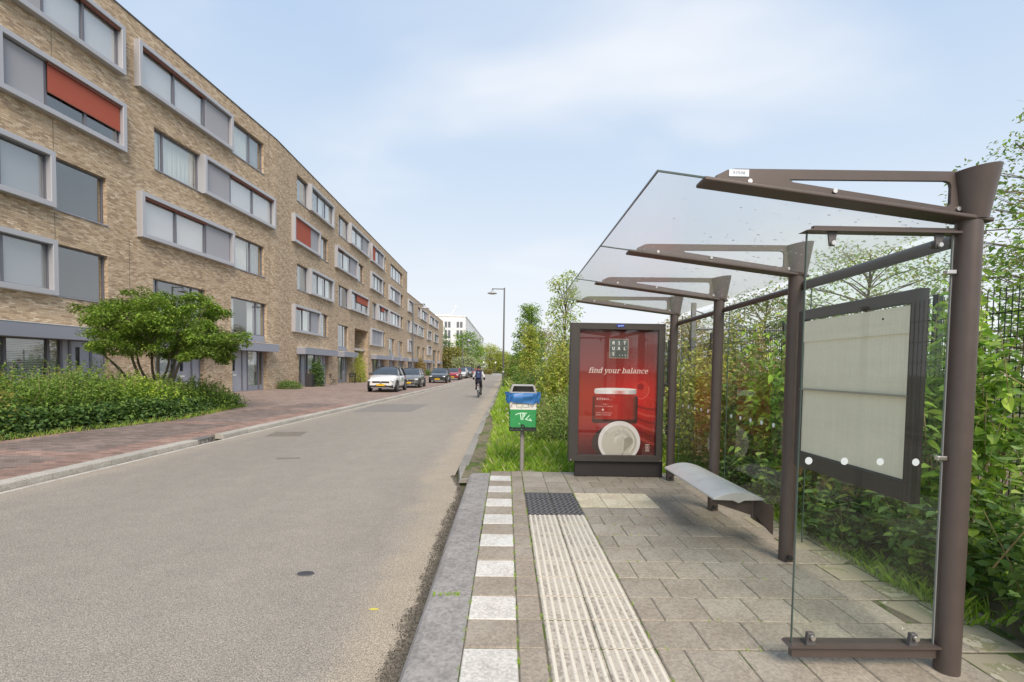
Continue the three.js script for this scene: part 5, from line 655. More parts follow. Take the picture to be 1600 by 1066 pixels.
// -- leafy plants beside the near post: their nearest leaves are single pieces
{
  const leafShape = (k) => { const n = 7, pos = [], fx = 0.5 + 0.08 * k; for (const s of [-1, 1]) for (let i = 0; i < n; i++) { const u0 = i / n, u1 = (i + 1) / n, wv = u => Math.pow(Math.sin(Math.PI * Math.pow(u, 0.72)), 0.9) * 0.36 * (1 + 0.1 * ((Math.round(u * n)) % 2)), p = (u, v) => [v * s, 0.16 * Math.abs(v) + 0.1 * Math.sin(u * 3 + k) - 0.28 * u * u * fx, u]; const a = p(u0, 0), b = p(u1, 0), c = p(u1, wv(u1)), d = p(u0, wv(u0)); if (s > 0) pos.push(...a, ...b, ...c, ...a, ...c, ...d); else pos.push(...a, ...c, ...b, ...a, ...d, ...c); } const g = new THREE.BufferGeometry(); g.setAttribute('position', new THREE.Float32BufferAttribute(pos, 3)); g.computeVertexNormals(); return g; };
  const shapes = [0, 1, 2, 3].map(leafShape), r = mulberry(71);
  const mats = [[.28, .42, .055], [.21, .345, .05], [.34, .47, .085], [.14, .25, .05], [.10, .19, .045], [.39, .49, .11]].map(c => mat(c, 0.55, 0, { transmission: 0.3, thickness: 0, side: THREE.DoubleSide }));
  [[3.2, -2.55, 0.42, 1.15, 'leafy green plant close beside the near shelter post', 1], [3.35, -1.75, 0.5, 1.3, 'tall leafy plant in front of the fence past the near shelter post', 1], [3.25, -3.45, 0.42, 0.85, 'low broad leaved plant at the edge of the shelter paving', 0], [3.75, -2.6, 0.45, 1.55, 'leafy plant climbing the mesh fence', 1], [3.15, -4.35, 0.4, 0.6, 'low leafy plant behind the bench end of the paving', 0], [3.15, -5.3, 0.4, 0.7, 'low leafy plant behind the middle shelter pane', 1], [3.15, -6.2, 0.4, 0.65, 'low leafy plant behind the far shelter pane', 0]].forEach(([x, z, R, h, label, bright], j) => {
    const t = thing('leafy_plant', label, 'plant', [x, 0.12, z]), W = [], L = new Leaves(), n = 15; let count = 0;
    for (let s = 0; s < n; s++) { const a = s * 2.4 + r() * 0.4, q = Math.sqrt((s + 0.5) / n) * R, hh = h * (0.55 + 0.5 * r()), top = [Math.cos(a) * q * 1.15, hh, Math.sin(a) * q * 1.15], foot = [Math.cos(a) * q * 0.5, 0, Math.sin(a) * q * 0.5], mid = [lerp(foot[0], top[0], 0.4), hh * 0.55, lerp(foot[2], top[2], 0.4)]; W.push(taper([foot, mid, top], 0.006, 0.0025, 5));
      const nodes = Math.round(hh / 0.075); for (let i = 1; i <= nodes; i++) { const u = i / nodes, px = u < 0.5 ? lerp(foot[0], mid[0], u * 2) : lerp(mid[0], top[0], u * 2 - 1), py = u < 0.5 ? lerp(0, mid[1], u * 2) : lerp(mid[1], top[1], u * 2 - 1), pz = u < 0.5 ? lerp(foot[2], mid[2], u * 2) : lerp(mid[2], top[2], u * 2 - 1);
        for (let k = 0; k < 2; k++) { if (count >= 290 || (j > 3 && count > 140)) continue; const sz = (0.085 + 0.055 * r()) * (1.15 - 0.45 * u), m = mesh('leaf', shapes[r() * 4 | 0], mats[pick(r, bright ? [0, 1, 2, 0, 5, 3] : [1, 3, 4, 3, 0])], t); count++; m.position.set(px, py, pz); m.rotation.set(-0.15 + 0.5 * (r() - 0.5), i * 1.57 + k * Math.PI + r() * 0.9, 0.4 * (r() - 0.5)); m.rotation.order = 'YXZ'; m.scale.setScalar(sz); } } }
    clump(L, r, [0, h * 0.4, 0], [R * 1.0, h * 0.42, R * 1.0], 520, 0.07, bright ? G.mid : [...G.dark, ...G.mid], { kind: 1, asp: 0.65, hollow: 0.1 });
    mesh('stems', merge(W), mat([.16, .15, .06], 0.8), t); stuff(mesh('undergrowth', L.geo(), leafM, t));
  });
  // bare tan twigs and ivy on the fence
  const tw = [[[3.0, 0.5, -2.9], [3.15, 0.95, -2.75], [3.4, 1.5, -2.6]], [[3.3, 0.9, -2.0], [3.2, 1.45, -2.6], [3.1, 1.75, -3.0]], [[3.6, 0.4, -2.2], [3.3, 1.2, -2.5], [3.2, 1.95, -2.9]], [[3.7, 1.0, -2.0], [3.4, 1.65, -2.5], [3.3, 1.9, -2.7]]];
  tw.forEach((p, i) => tag(mesh('bare_twig', taper(p, 0.006, 0.002, 5), mat([.42, .31, .16], 0.8)), ['dry tan twig rising behind the side pane', 'long dry tan twig crossing the mesh fence', 'upright dry twig in front of the mesh fence', 'slanting dry twig beside the leafy plant'][i], 'twig'));
}
// -- trees on the railway side
tree({ name: 'birch_tree', label: 'tall thin leaved tree rising above the near shelter post', at: [9.7, 0, -8.2], seed: 421, h: 6.6, spread: 1.8, base: 0.12, clumps: 110, per: 80, leaf: 0.075, cols: [...G.mid, ...G.olive, ...G.fresh], r0: 0.07, cr: 0.17, wood: 1, bark: paleBarkM });
tree({ label: 'leafy tree behind the mesh fence at the near post', at: [7.2, 0, -5.2], seed: 422, h: 4.3, spread: 1.6, base: 0.08, clumps: 44, per: 100, leaf: 0.095, cols: [...G.mid, ...G.fresh], r0: 0.07, cr: 0.24 });
tree({ label: 'pale green tree beyond the tracks above the timetable board', at: [15.5, 0, -21], seed: 423, h: 7.4, spread: 3.2, base: 0.1, clumps: 60, per: 120, leaf: 0.15, cols: [...G.fresh, ...G.olive], r0: 0.13, cr: 0.2 });
tree({ label: 'light green tree beyond the tracks behind the middle post', at: [17, 0, -32], seed: 424, h: 7.0, spread: 3.4, base: 0.08, clumps: 60, per: 110, leaf: 0.2, cols: [...G.mid, ...G.olive], r0: 0.13, cr: 0.22 });
tree({ label: 'brownish tree beyond the tracks behind the advertising case', at: [18, 0, -48], seed: 425, h: 7.2, spread: 3.6, base: 0.08, clumps: 50, per: 110, leaf: 0.25, cols: [...G.rust, ...G.olive], r0: 0.13, cr: 0.22 });
tree({ label: 'broad green tree across the tracks beside the thin leaved one', at: [16.5, 0, -12], seed: 426, h: 8.0, spread: 3.4, base: 0.06, clumps: 66, per: 150, leaf: 0.15, cols: [...G.mid, ...G.fresh], r0: 0.14, cr: 0.22 });
tree({ label: 'low dark tree across the tracks near the signal board', at: [19, 0, -66], seed: 427, h: 6.4, spread: 4, base: 0.04, clumps: 50, per: 110, leaf: 0.3, cols: [...G.dark, ...G.mid], r0: 0.14, cr: 0.24 });
tree({ label: 'green tree closing the view along the tracks', at: [14, 0, -92], seed: 428, h: 7, spread: 5, base: 0.04, clumps: 50, per: 110, leaf: 0.36, cols: [...G.mid, ...G.olive], r0: 0.16, cr: 0.24 });
// -- trees at the far end of the street
[[-19.5, -128, 13, 4.2, G.mid, 'tall dark green tree at the end of the brick block'], [-11.2, -135, 11.5, 4.4, [...G.fresh, ...G.mid], 'bright green tree before the white office block'], [-14.5, -126, 7.0, 4.0, G.olive, 'olive bushy tree beside the end of the brick block'], [-10.5, -122, 4.2, 3.0, [[.3, .32, .2], [.26, .3, .16]], 'pale blossoming bush at the end of the street'], [-6.2, -165, 9.5, 5.5, G.yellow, 'yellow green round tree past the crossing'], [-2.4, -172, 7.2, 4.5, [...G.yellow, ...G.olive], 'smaller yellowish tree past the crossing'], [1.2, -185, 6.2, 4.5, G.mid, 'green tree past the crossing in line with the lamp'], [6, -150, 7, 5, [...G.mid, ...G.olive], 'wide green tree past the crossing behind the verge']].forEach(([x, z, h, s, cols, label], i) => tree({ label, at: [x, 0, z], seed: 440 + i, h, spread: s, base: 0.07, clumps: 54, per: 120, leaf: 0.42, cols, r0: 0.2, cr: 0.22, group: 'trees at the end of the street' }));
// ---------------------------------------------------------------- fence, railway
{
  const f = thing('mesh_fence', 'dark green double rod mesh fence behind the shelter', 'fence', [4.0, 0, -20]), fm = mat([.018, .03, .022], 0.5, 0.2), y0 = 0.18, y1 = 2.43;
  for (let k = 0; k < 20; k++) {
    const a = 3 - k * 2.5 + 20, b = a - 2.5, gs = []; for (let z = a - 0.05; z > b; z -= 0.05) gs.push(boxAt(-0.0028, 0.0028, y0, y1, z - 0.0028, z + 0.0028)); for (let y = y0 + 0.05; y < y1; y += 0.2) for (const x of [-0.0065, 0.0065]) gs.push(boxAt(x - 0.0035, x + 0.0035, y - 0.004, y + 0.004, b, a));
    mesh('mesh_panel', merge(gs), fm, f); mesh('post', merge([boxAt(0.008, 0.055, 0, y1 + 0.03, a - 0.03, a + 0.03), boxAt(0.002, 0.06, y1 + 0.03, y1 + 0.04, a - 0.034, a + 0.034)]), fm, f);
  }
  const rw = structGroup('railway'), ball = texture(512, (u, v) => { const n = fbm(u * 70, v * 70, 51, 2, 70, 70), b = fbm(u * 5, v * 5, 52, 3, 5, 5), k = 0.5 + n; return [.27 * k * (0.8 + 0.4 * b), .19 * k * (0.8 + 0.4 * b), .155 * k * (0.8 + 0.4 * b)]; }, [3, 3]);
  mesh('ballast', metreUV(extrude([[7.6, -0.1], [8.2, 0.14], [15.6, 0.14], [16.2, -0.1]], 150).translate(0, 0, -140)), mat([1, 1, 1], 1, 0, { map: ball }), rw);
  const sl = new THREE.BoxGeometry(2.5, 0.1, 0.25), sm = [[.34, .30, .27], [.30, .265, .24], [.38, .34, .30]].map(c => mat(c, 0.95, 0, { map: concreteTex })), railM = mat([.20, .10, .06], 0.7, 0.3), railG = extrude([[-0.07, 0], [0.07, 0], [0.07, 0.015], [0.012, 0.03], [0.012, 0.11], [0.034, 0.12], [0.034, 0.15], [-0.034, 0.15], [-0.034, 0.12], [-0.012, 0.11], [-0.012, 0.03], [-0.07, 0.015]], 150).translate(0, 0, -140);
  for (const x of [10.0, 13.6]) { for (let i = 0; i < 75; i++) { const s = mesh('sleeper', sl, sm[i % 3], rw); s.position.set(x, 0.15, -1.5 - i * 0.62); s.rotation.y = 0.01 * Math.sin(i * 7); } for (const d of [-0.75, 0.75]) { const q = mesh('rail', railG, railM, rw); q.position.set(x + d, 0.2, 0); } }
  const edge = thing('platform_edge', 'long weathered concrete edge beside the tracks behind the fence', 'platform', [16.6, 0, -25]); for (let k = 0; k < 18; k++) mesh('slab', metreUV(rbox(-0.5, 0.6, 0.1, 0.32, 22 - k * 3, 24.98 - k * 3, 0.02)), sm[k % 3], edge); for (let k = 0; k < 18; k++) mesh('wall_block', metreUV(boxAt(-0.36, 0.5, -0.1, 0.098, 22.02 - k * 3, 24.96 - k * 3)), sm[(k + 1) % 3], edge);
  const cm = mat([.20, .205, .21], 0.6, 0.4); [[7.9, -20.5], [7.9, -47], [7.9, -75]].forEach(([x, z], i) => { const m = thing('catenary_mast', ['grey overhead line mast behind the far shelter pane', 'second grey overhead line mast along the tracks', 'farthest grey overhead line mast along the tracks'][i], 'mast', [x, 0, z], 0, 'masts along the tracks'); mesh('mast', merge([boxAt(-0.09, 0.09, 0, 4.6, -0.07, 0.07), boxAt(-0.15, 0.15, 0, 0.3, -0.14, 0.14)]), cm, m); mesh('arm', merge([bar([0, 3.5, 0], [5.8, 3.5, 0], 0.05), bar([0, 4.3, 0], [2.4, 3.5, 0], 0.03)]), cm, m); mesh('insulator', merge([cyl(0.06, 0.06, 0.25, 2.1, 3.2, 0, 10), cyl(0.06, 0.06, 0.25, 5.6, 3.2, 0, 10)]), mat([.3, .2, .15], 0.4), m); });
  const s = thing('trackside_board', 'small white trackside board with dark square on a post', 'sign', [9.1, 0, -25]); mesh('post', bar([0, 0.1, 0], [0, 2.0, 0], 0.03), cm, s); mesh('board', rbox(-0.16, 0.16, 1.0, 1.95, 0.03, 0.06, 0.01), whiteM, s); mesh('panel', boxAt(-0.1, 0.1, 1.45, 1.72, 0.061, 0.066), mat([.2, .2, .2], 0.6), s);
}
// ---------------------------------------------------------------- parked cars
const tyreM = mat([.02, .02, .021], 0.85), rimM = mat([.45, .45, .46], 0.3, 0.8), carGlassM = mat([.03, .035, .04], 0.04, 0, { ior: 2.3 }), lampGM = mat([.62, .65, .68], 0.08, 0.1, { clearcoat: 1 }), plateM = mat([.72, .45, .02], 0.5), darkPl = mat([.022, .022, .023], 0.65), chromeM = mat([.75, .75, .76], 0.15, 1), redLampM = mat([.35, .02, .02], 0.2);
function loft(secs, closeEnds = true) {                                // secs: list of rings of the same length
  const n = secs[0].length, P = [], I = []; secs.forEach(s => s.forEach(p => P.push(...p)));
  for (let i = 0; i < secs.length - 1; i++) for (let k = 0; k < n - 1; k++) { const a = i * n + k, b = a + 1, c = a + n, d = c + 1; I.push(a, b, c, b, d, c); }
  if (closeEnds) for (const e of [0, secs.length - 1]) { const o = P.length / 3, s = secs[e], m = s.reduce((t, p) => [t[0] + p[0] / n, t[1] + p[1] / n, t[2] + p[2] / n], [0, 0, 0]); P.push(...m); for (let k = 0; k < n - 1; k++) e ? I.push(o, e * n + k + 1, e * n + k) : I.push(o, k, k + 1); }
  const g = new THREE.BufferGeometry(); g.setAttribute('position', new THREE.Float32BufferAttribute(P, 3)); g.setIndex(I); g.computeVertexNormals(); return toCreasedNormals(g, 0.7);
}
function car(at, ry, o) {                                              // the front looks along +z; o: L, W, H, belt, hood, paint, ...
  const { L = 4.1, W = 1.78, H = 1.5, belt = 0.95, hood = 0.98, paint, roof = paint, label, ws = 0.85, rw = -1.75, wr = 0.32, suv = 0, rear = false } = o;
  const t = thing('parked_car', label, 'car', at, ry, 'cars parked along the street'), bm = mat(paint, 0.25, 0.15, { clearcoat: 1, clearcoatRoughness: 0.06 }), rm = roof === paint ? bm : mat(roof, 0.25, 0.1, { clearcoat: 1 });
  const hl = L / 2, yb = suv ? 0.26 : 0.2, secs = [];
  const zz = [-1, -0.985, -0.94, -0.86, -0.7, -0.45, -0.1, 0.2, 0.42, 0.56, 0.7, 0.82, 0.9, 0.955, 0.985, 1];
  const top = z => z > 0.42 ? lerp(hood + 0.04, hood - 0.20, sstep(0.42, 1.0, z)) - 0.16 * sstep(0.9, 1, z) : z < -0.8 ? lerp(belt + 0.04, belt - 0.12, sstep(-0.8, -1, z)) : belt + 0.03 * (z + 0.8) * 0.4;
  for (const z of zz) { const w = W / 2 * (1 - 0.2 * Math.pow(Math.abs(z), 6) - 0.06 * Math.pow(Math.abs(z), 2)), y = top(z), yl = yb + (Math.abs(z) > 0.95 ? 0.1 : 0), h = y - yl, Z = z * hl; const half = [[w * 0.86, yl], [w * 0.97, yl + h * 0.1], [w, yl + h * 0.3], [w * 0.985, yl + h * 0.6], [w * 0.965, yl + h * 0.8], [w * 0.93, yl + h * 0.93], [w * 0.84, y - 0.005], [w * 0.4, y + 0.018]]; secs.push([...half.map(p => [p[0], p[1], Z]), ...half.slice().reverse().map(p => [-p[0], p[1], Z])]); }
  mesh('body', loft(secs), bm, t);
  // cabin: dark glass below, painted roof and pillars above
  const zc = [rw, rw + 0.12, rw + 0.4, rw + 0.8, -0.2, 0.2, ws - 0.45, ws - 0.1, ws + 0.16], cab = [], rf = [], ry2 = z => { const a = clamp((z - rw) / 0.55), b = clamp((ws + 0.16 - z) / 0.85); return lerp(belt - 0.04, H, Math.min(1, Math.sin(Math.min(a, 1) * 1.5708) ** 0.7) * Math.min(1, Math.sin(Math.min(b, 1) * 1.5708) ** 0.75)); };
  for (const z of zc) { const y = ry2(z), w = W / 2, k = clamp((y - belt) / (H - belt)), wt = lerp(w * 0.86, w * 0.68, k); cab.push([[w * 0.9, belt - 0.06, z], [lerp(w * 0.9, wt, 0.55), lerp(belt, y, 0.5), z], [wt, y - 0.05 * k, z], [wt * 0.8, y - 0.005, z], [0, y + 0.012 * k, z], [-wt * 0.8, y - 0.005, z], [-wt, y - 0.05 * k, z], [-lerp(w * 0.9, wt, 0.55), lerp(belt, y, 0.5), z], [-w * 0.9, belt - 0.06, z]]); }
  mesh('cabin_glass', loft(cab), carGlassM, t);
  for (const z of [rw + 0.36, rw + 0.6, rw + 1, -0.1, 0.15, ws - 0.62]) { const y = H, wt = W / 2 * 0.68; rf.push([[wt + 0.012, y - 0.075, z], [wt + 0.01, y - 0.03, z], [wt * 0.8, y + 0.01, z], [0, y + 0.028, z], [-wt * 0.8, y + 0.01, z], [-wt - 0.01, y - 0.03, z], [-wt - 0.012, y - 0.075, z]]); } mesh('roof', loft(rf, false), rm, t);
  for (const s of [-1, 1]) { const w = W / 2; mesh('pillar', merge([bar([s * w * 0.69, H - 0.04, ws - 0.62], [s * w * 0.88, belt, ws + 0.14], 0.032), bar([s * w * 0.7, H - 0.05, -0.25], [s * w * 0.9, belt - 0.02, -0.3], 0.04), bar([s * w * 0.69, H - 0.05, rw + 0.42], [s * w * 0.9, belt, rw + 0.1], 0.065)]), s && rm, t);
    const mi = mesh('wing_mirror', new THREE.SphereGeometry(0.1, 10, 8).scale(1.05, 0.75, 0.55).translate(s * (w + 0.07), belt + 0.1, ws - 0.12), rm, t);
    mesh('headlight', new THREE.SphereGeometry(0.17, 12, 8).scale(1.15, 0.5, 0.7).rotateY(-s * 0.5).translate(s * w * 0.7, hood - 0.34, hl * 0.94), lampGM, t); mesh('tail_light', new THREE.SphereGeometry(0.13, 10, 8).scale(0.7, 1.2, 0.5).translate(s * w * 0.76, belt - 0.1, -hl * 0.945), redLampM, t);
    for (const z of [hl * 0.64, -hl * 0.62]) { mesh('wheel_arch', new THREE.CylinderGeometry(wr + 0.07, wr + 0.07, 0.06, 20).rotateZ(Math.PI / 2).translate(s * (w - 0.024), wr + 0.02, z), darkPl, t); const wh = mesh('wheel', new THREE.TorusGeometry(wr - 0.085, 0.085, 8, 22).rotateY(Math.PI / 2).scale(1.25, 1, 1), tyreM, t); wh.position.set(s * (w - 0.07), wr, z); mesh('rim', merge([cyl(wr - 0.1, wr - 0.1, 0.05, 0, -0.025, 0, 18).rotateZ(Math.PI / 2).translate(s * 0.045, 0, 0), ...[0, 1, 2, 3, 4].map(k => box(0.03, 0.045, (wr - 0.12) * 1.9).rotateX(k * 0.628).translate(s * 0.075, 0, 0))]), rimM, wh); mesh('brake_disc', cyl(wr - 0.13, wr - 0.13, 0.02, 0, -0.01, 0, 14).rotateZ(Math.PI / 2).translate(s * 0.062, 0, 0), darkPl, wh); }
    mesh('sill', boxAt(s > 0 ? w * 0.9 : -w * 0.98, s > 0 ? w * 0.98 : -w * 0.9, yb - 0.02, yb + 0.1, -hl * 0.45, hl * 0.45), darkPl, t); mesh('door_line', merge([boxAt(s * w * 0.985 - 0.006, s * w * 0.985 + 0.006, yb + 0.12, belt - 0.06, -0.32, -0.31), boxAt(s * w * 0.985 - 0.006, s * w * 0.985 + 0.006, yb + 0.12, belt - 0.06, 0.72, 0.73)]), darkPl, t); mesh('door_handle', rbox(s * w * 0.975 - 0.02, s * w * 0.975 + 0.02, belt - 0.16, belt - 0.13, -0.2, -0.02, 0.01), rm, t); }
  mesh('grille', rbox(-W * 0.3, W * 0.3, hood - 0.49, hood - 0.36, hl * 0.9, hl * 1.004, 0.03), darkPl, t); mesh('bumper', rbox(-W * 0.41, W * 0.41, yb + 0.02, yb + 0.2, hl * 0.86, hl * 1.002, 0.05, 2), darkPl, t); mesh('skid_strip', rbox(-W * 0.33, W * 0.33, yb + 0.0, yb + 0.05, hl * 0.95, hl * 1.01, 0.015), rimM, t); mesh('number_plate', boxAt(-0.26, 0.26, yb + 0.14, yb + 0.25, hl * 0.99, hl * 1.014), plateM, t); mesh('emblem', new THREE.OctahedronGeometry(0.07).scale(0.75, 1, 0.3).translate(0, hood - 0.42, hl * 1.0), chromeM, t); mesh('number_plate', boxAt(-0.26, 0.26, yb + 0.42, yb + 0.53, -hl * 1.0, -hl * 0.985), plateM, t);
  mesh('wiper', bar([-0.5, belt + 0.06, ws + 0.15], [0.15, belt + 0.12, ws + 0.12], 0.012), darkPl, t);
  return t;
}
{
  const y = 0.1;
  car([-7.75, y, -31.6], 0.02, { label: 'white compact crossover with black roof, first in the parked row', L: 4.12, W: 1.78, H: 1.57, belt: 1.02, hood: 1.05, paint: [.80, .80, .79], roof: [.02, .02, .022], wr: 0.34, suv: 1 });
  car([-7.5, y, -38.2], 0.03, { label: 'dark grey hatchback parked behind the white crossover', L: 4.0, W: 1.72, H: 1.47, paint: [.17, .175, .175] });
  car([-6.95, y, -50.4], 0.0, { label: 'charcoal hatchback leading the farther row of cars', L: 4.3, W: 1.8, H: 1.47, paint: [.045, .05, .052], wr: 0.33 });
  car([-6.75, y, -61.5], 0.0, { label: 'red hatchback behind the charcoal one', L: 4.0, W: 1.74, H: 1.46, paint: [.36, .02, .025] });
  car([-6.65, y, -70.5], 0.0, { label: 'silver white hatchback between two darker cars', L: 4.1, W: 1.75, H: 1.5, paint: [.6, .61, .62] });
  car([-6.35, y, -76.5], 0.0, { label: 'dark tall van like car near the end of the row', L: 4.3, W: 1.8, H: 1.68, belt: 1.05, hood: 1.08, paint: [.06, .055, .05], suv: 1 });
  car([-6.15, y, -84], 0.0, { label: 'small bright red car last in the row', L: 3.8, W: 1.68, H: 1.46, paint: [.42, .03, .035] });
}
// ---------------------------------------------------------------- cyclist
function bodyMesh(bones, cell, k = 0.05) {                             // smooth union of tapered capsules, meshed with surface nets; bone: [a, b, ra, rb, colour]
  let lo = [1e9, 1e9, 1e9], hi = [-1e9, -1e9, -1e9]; for (const [a, b, ra, rb] of bones) for (let i = 0; i < 3; i++) { const m = Math.max(ra, rb) + 3 * cell; lo[i] = Math.min(lo[i], a[i] - m, b[i] - m); hi[i] = Math.max(hi[i], a[i] + m, b[i] + m); }
  const N = lo.map((v, i) => Math.ceil((hi[i] - v) / cell) + 1), D = new Float32Array(N[0] * N[1] * N[2]);
  const dist = (x, y, z) => { let s = 0, best = 9, col = null; for (const [a, b, ra, rb, c] of bones) { const ux = b[0] - a[0], uy = b[1] - a[1], uz = b[2] - a[2], l = ux * ux + uy * uy + uz * uz, t = l ? clamp(((x - a[0]) * ux + (y - a[1]) * uy + (z - a[2]) * uz) / l) : 0, d = Math.hypot(x - a[0] - ux * t, y - a[1] - uy * t, z - a[2] - uz * t) - lerp(ra, rb, t); s += Math.exp(-d / (k * 0.35)); if (d < best) { best = d; col = c; } } return [-Math.log(s) * k * 0.35, col]; };
  const id = (i, j, q) => (q * N[1] + j) * N[0] + i; for (let q = 0; q < N[2]; q++) for (let j = 0; j < N[1]; j++) for (let i = 0; i < N[0]; i++) D[id(i, j, q)] = dist(lo[0] + i * cell, lo[1] + j * cell, lo[2] + q * cell)[0];
  const vid = new Int32Array(D.length).fill(-1), P = [], C = [], I = [];
  for (let q = 0; q < N[2] - 1; q++) for (let j = 0; j < N[1] - 1; j++) for (let i = 0; i < N[0] - 1; i++) { let n = 0, s = [0, 0, 0]; const at = (a, b, c) => D[id(i + a, j + b, q + c)]; for (const [a, b] of EDG) { const da = at(...a), db = at(...b); if ((da < 0) !== (db < 0)) { const t = da / (da - db); for (let m = 0; m < 3; m++) s[m] += lerp(a[m], b[m], t); n++; } } if (n) { vid[id(i, j, q)] = P.length / 3; const p = [lo[0] + (i + s[0] / n) * cell, lo[1] + (j + s[1] / n) * cell, lo[2] + (q + s[2] / n) * cell]; P.push(...p); C.push(...dist(...p)[1]); } }
  for (let q = 1; q < N[2] - 1; q++) for (let j = 1; j < N[1] - 1; j++) for (let i = 1; i < N[0] - 1; i++) for (let m = 0; m < 3; m++) { const e = [0, 0, 0]; e[m] = 1; const a = D[id(i, j, q)] < 0, b = D[id(i + e[0], j + e[1], q + e[2])] < 0; if (a === b) continue; const u = (m + 1) % 3, v = (m + 2) % 3, o = (du, dv) => { const c = [i, j, q]; c[u] -= du; c[v] -= dv; return vid[id(...c)]; }; const w = [o(0, 0), o(1, 0), o(1, 1), o(0, 1)]; a ? I.push(w[0], w[1], w[2], w[0], w[2], w[3]) : I.push(w[0], w[2], w[1], w[0], w[3], w[2]); }
  const g = new THREE.BufferGeometry(); g.setAttribute('position', new THREE.Float32BufferAttribute(P, 3)); g.setAttribute('color', new THREE.Float32BufferAttribute(C, 3)); g.setIndex(I); g.computeVertexNormals(); return g;
}
const EDG = []; for (let a = 0; a < 2; a++) for (let b = 0; b < 2; b++) { EDG.push([[0, a, b], [1, a, b]], [[a, 0, b], [a, 1, b]], [[a, b, 0], [a, b, 1]]); }
{
  const X = -1.6, Z = -27.5;
  const bike = thing('bicycle', 'pale grey city bicycle ridden down the road', 'bicycle', [X, 0, Z]), fr = mat([.55, .55, .56], 0.35, 0.5), blk = mat([.03, .03, .03], 0.7);
  for (const z of [0.38, -0.74]) { const w = mesh('wheel', new THREE.TorusGeometry(0.33, 0.02, 8, 36).rotateY(Math.PI / 2), tyreM, bike); w.position.set(0, 0.35, z); const sp = []; for (let k = 0; k < 18; k++) { const a = k / 18 * 6.283; sp.push(bar([0, 0, 0], [0, Math.cos(a) * 0.32, Math.sin(a) * 0.32], 0.0022, 0.0022, 4)); } sp.push(new THREE.TorusGeometry(0.312, 0.01, 6, 36).rotateY(Math.PI / 2)); mesh('spokes', merge(sp), rimM, w); mesh('mudguard', new THREE.TorusGeometry(0.365, 0.024, 6, 24, Math.PI * 0.9).rotateY(Math.PI / 2), fr, w); }
  mesh('frame', merge([bar([0, 0.3, -0.12], [0, 0.88, 0.1], 0.018), bar([0, 0.3, -0.12], [0, 0.85, -0.5], 0.02), bar([0, 0.62, -0.02], [0, 0.92, -0.5], 0.018), bar([0.04, 0.35, 0.38], [0.02, 0.3, -0.12], 0.011), bar([-0.04, 0.35, 0.38], [-0.02, 0.3, -0.12], 0.011), bar([0.04, 0.35, 0.38], [0.01, 0.8, 0.08], 0.01), bar([-0.04, 0.35, 0.38], [-0.01, 0.8, 0.08], 0.01), bar([0.05, 0.35, -0.74], [0.04, 0.72, -0.58], 0.013), bar([-0.05, 0.35, -0.74], [-0.04, 0.72, -0.58], 0.013), bar([0, 0.72, -0.57], [0, 1.08, -0.46], 0.018)]), fr, bike);
  mesh('handlebar', tube([[-0.3, 1.04, -0.28], [-0.28, 1.07, -0.42], [0, 1.08, -0.47], [0.28, 1.07, -0.42], [0.3, 1.04, -0.28]], 0.013), blk, bike); mesh('saddle', new THREE.SphereGeometry(1, 14, 10).scale(0.1, 0.05, 0.14).translate(0, 0.92, 0.14), blk, bike); mesh('rear_carrier', merge([boxAt(-0.07, 0.07, 0.73, 0.75, 0.18, 0.55), bar([0.06, 0.73, 0.5], [0.06, 0.36, 0.4], 0.007), bar([-0.06, 0.73, 0.5], [-0.06, 0.36, 0.4], 0.007)]), rimM, bike); mesh('rear_light', rbox(-0.03, 0.03, 0.66, 0.72, 0.55, 0.58, 0.008), redLampM, bike); mesh('crank', merge([bar([0.08, 0.3, -0.12], [0.08, 0.14, -0.1], 0.01), bar([-0.08, 0.3, -0.12], [-0.08, 0.46, -0.14], 0.01), boxAt(0.08, 0.18, 0.13, 0.15, -0.14, -0.06), boxAt(-0.18, -0.08, 0.45, 0.47, -0.18, -0.1), cyl(0.09, 0.09, 0.006, 0, 0, 0, 20).rotateZ(Math.PI / 2).translate(0.05, 0.3, -0.12)]), blk, bike);
  const nav = [.018, .022, .045], wht = [.62, .63, .66], trs = [.035, .033, .036], shoe = [.03, .025, .02], skin = [.42, .26, .18], hat = [.03, .02, .022], scarf = [.30, .03, .045];
  const S = (s, v) => [s * v[0], v[1], v[2]], bones = [[[0, 1.0, 0.1], [0, 1.2, 0.05], 0.165, 0.15, nav], [[0, 1.2, 0.05], [0, 1.42, -0.03], 0.155, 0.15, nav], [[-0.12, 1.45, -0.05], [0.12, 1.45, -0.05], 0.085, 0.085, nav], [[0, 1.5, -0.06], [0, 1.6, -0.09], 0.075, 0.07, scarf], [[0, 1.67, -0.1], [0, 1.7, -0.1], 0.095, 0.095, skin], [[0, 1.71, -0.095], [0, 1.75, -0.09], 0.106, 0.085, hat], [[0, 1.68, -0.195], [0, 1.66, -0.205], 0.018, 0.02, skin], [[-0.1, 1.67, -0.1], [-0.105, 1.65, -0.1], 0.018, 0.014, skin], [[0.1, 1.67, -0.1], [0.105, 1.65, -0.1], 0.018, 0.014, skin]];
  for (const s of [-1, 1]) bones.push([S(s, [0.19, 1.43, -0.05]), S(s, [0.29, 1.2, -0.06]), 0.068, 0.055, wht], [S(s, [0.29, 1.2, -0.06]), S(s, [0.31, 1.08, -0.22]), 0.052, 0.04, nav], [S(s, [0.31, 1.08, -0.24]), S(s, [0.3, 1.06, -0.31]), 0.036, 0.034, skin]);
  for (let f = 0; f < 4; f++) for (const s of [-1, 1]) bones.push([S(s, [0.335 - f * 0.018, 1.06, -0.31]), S(s, [0.33 - f * 0.018, 1.03, -0.35 + 0.004 * f]), 0.012, 0.01, skin]);
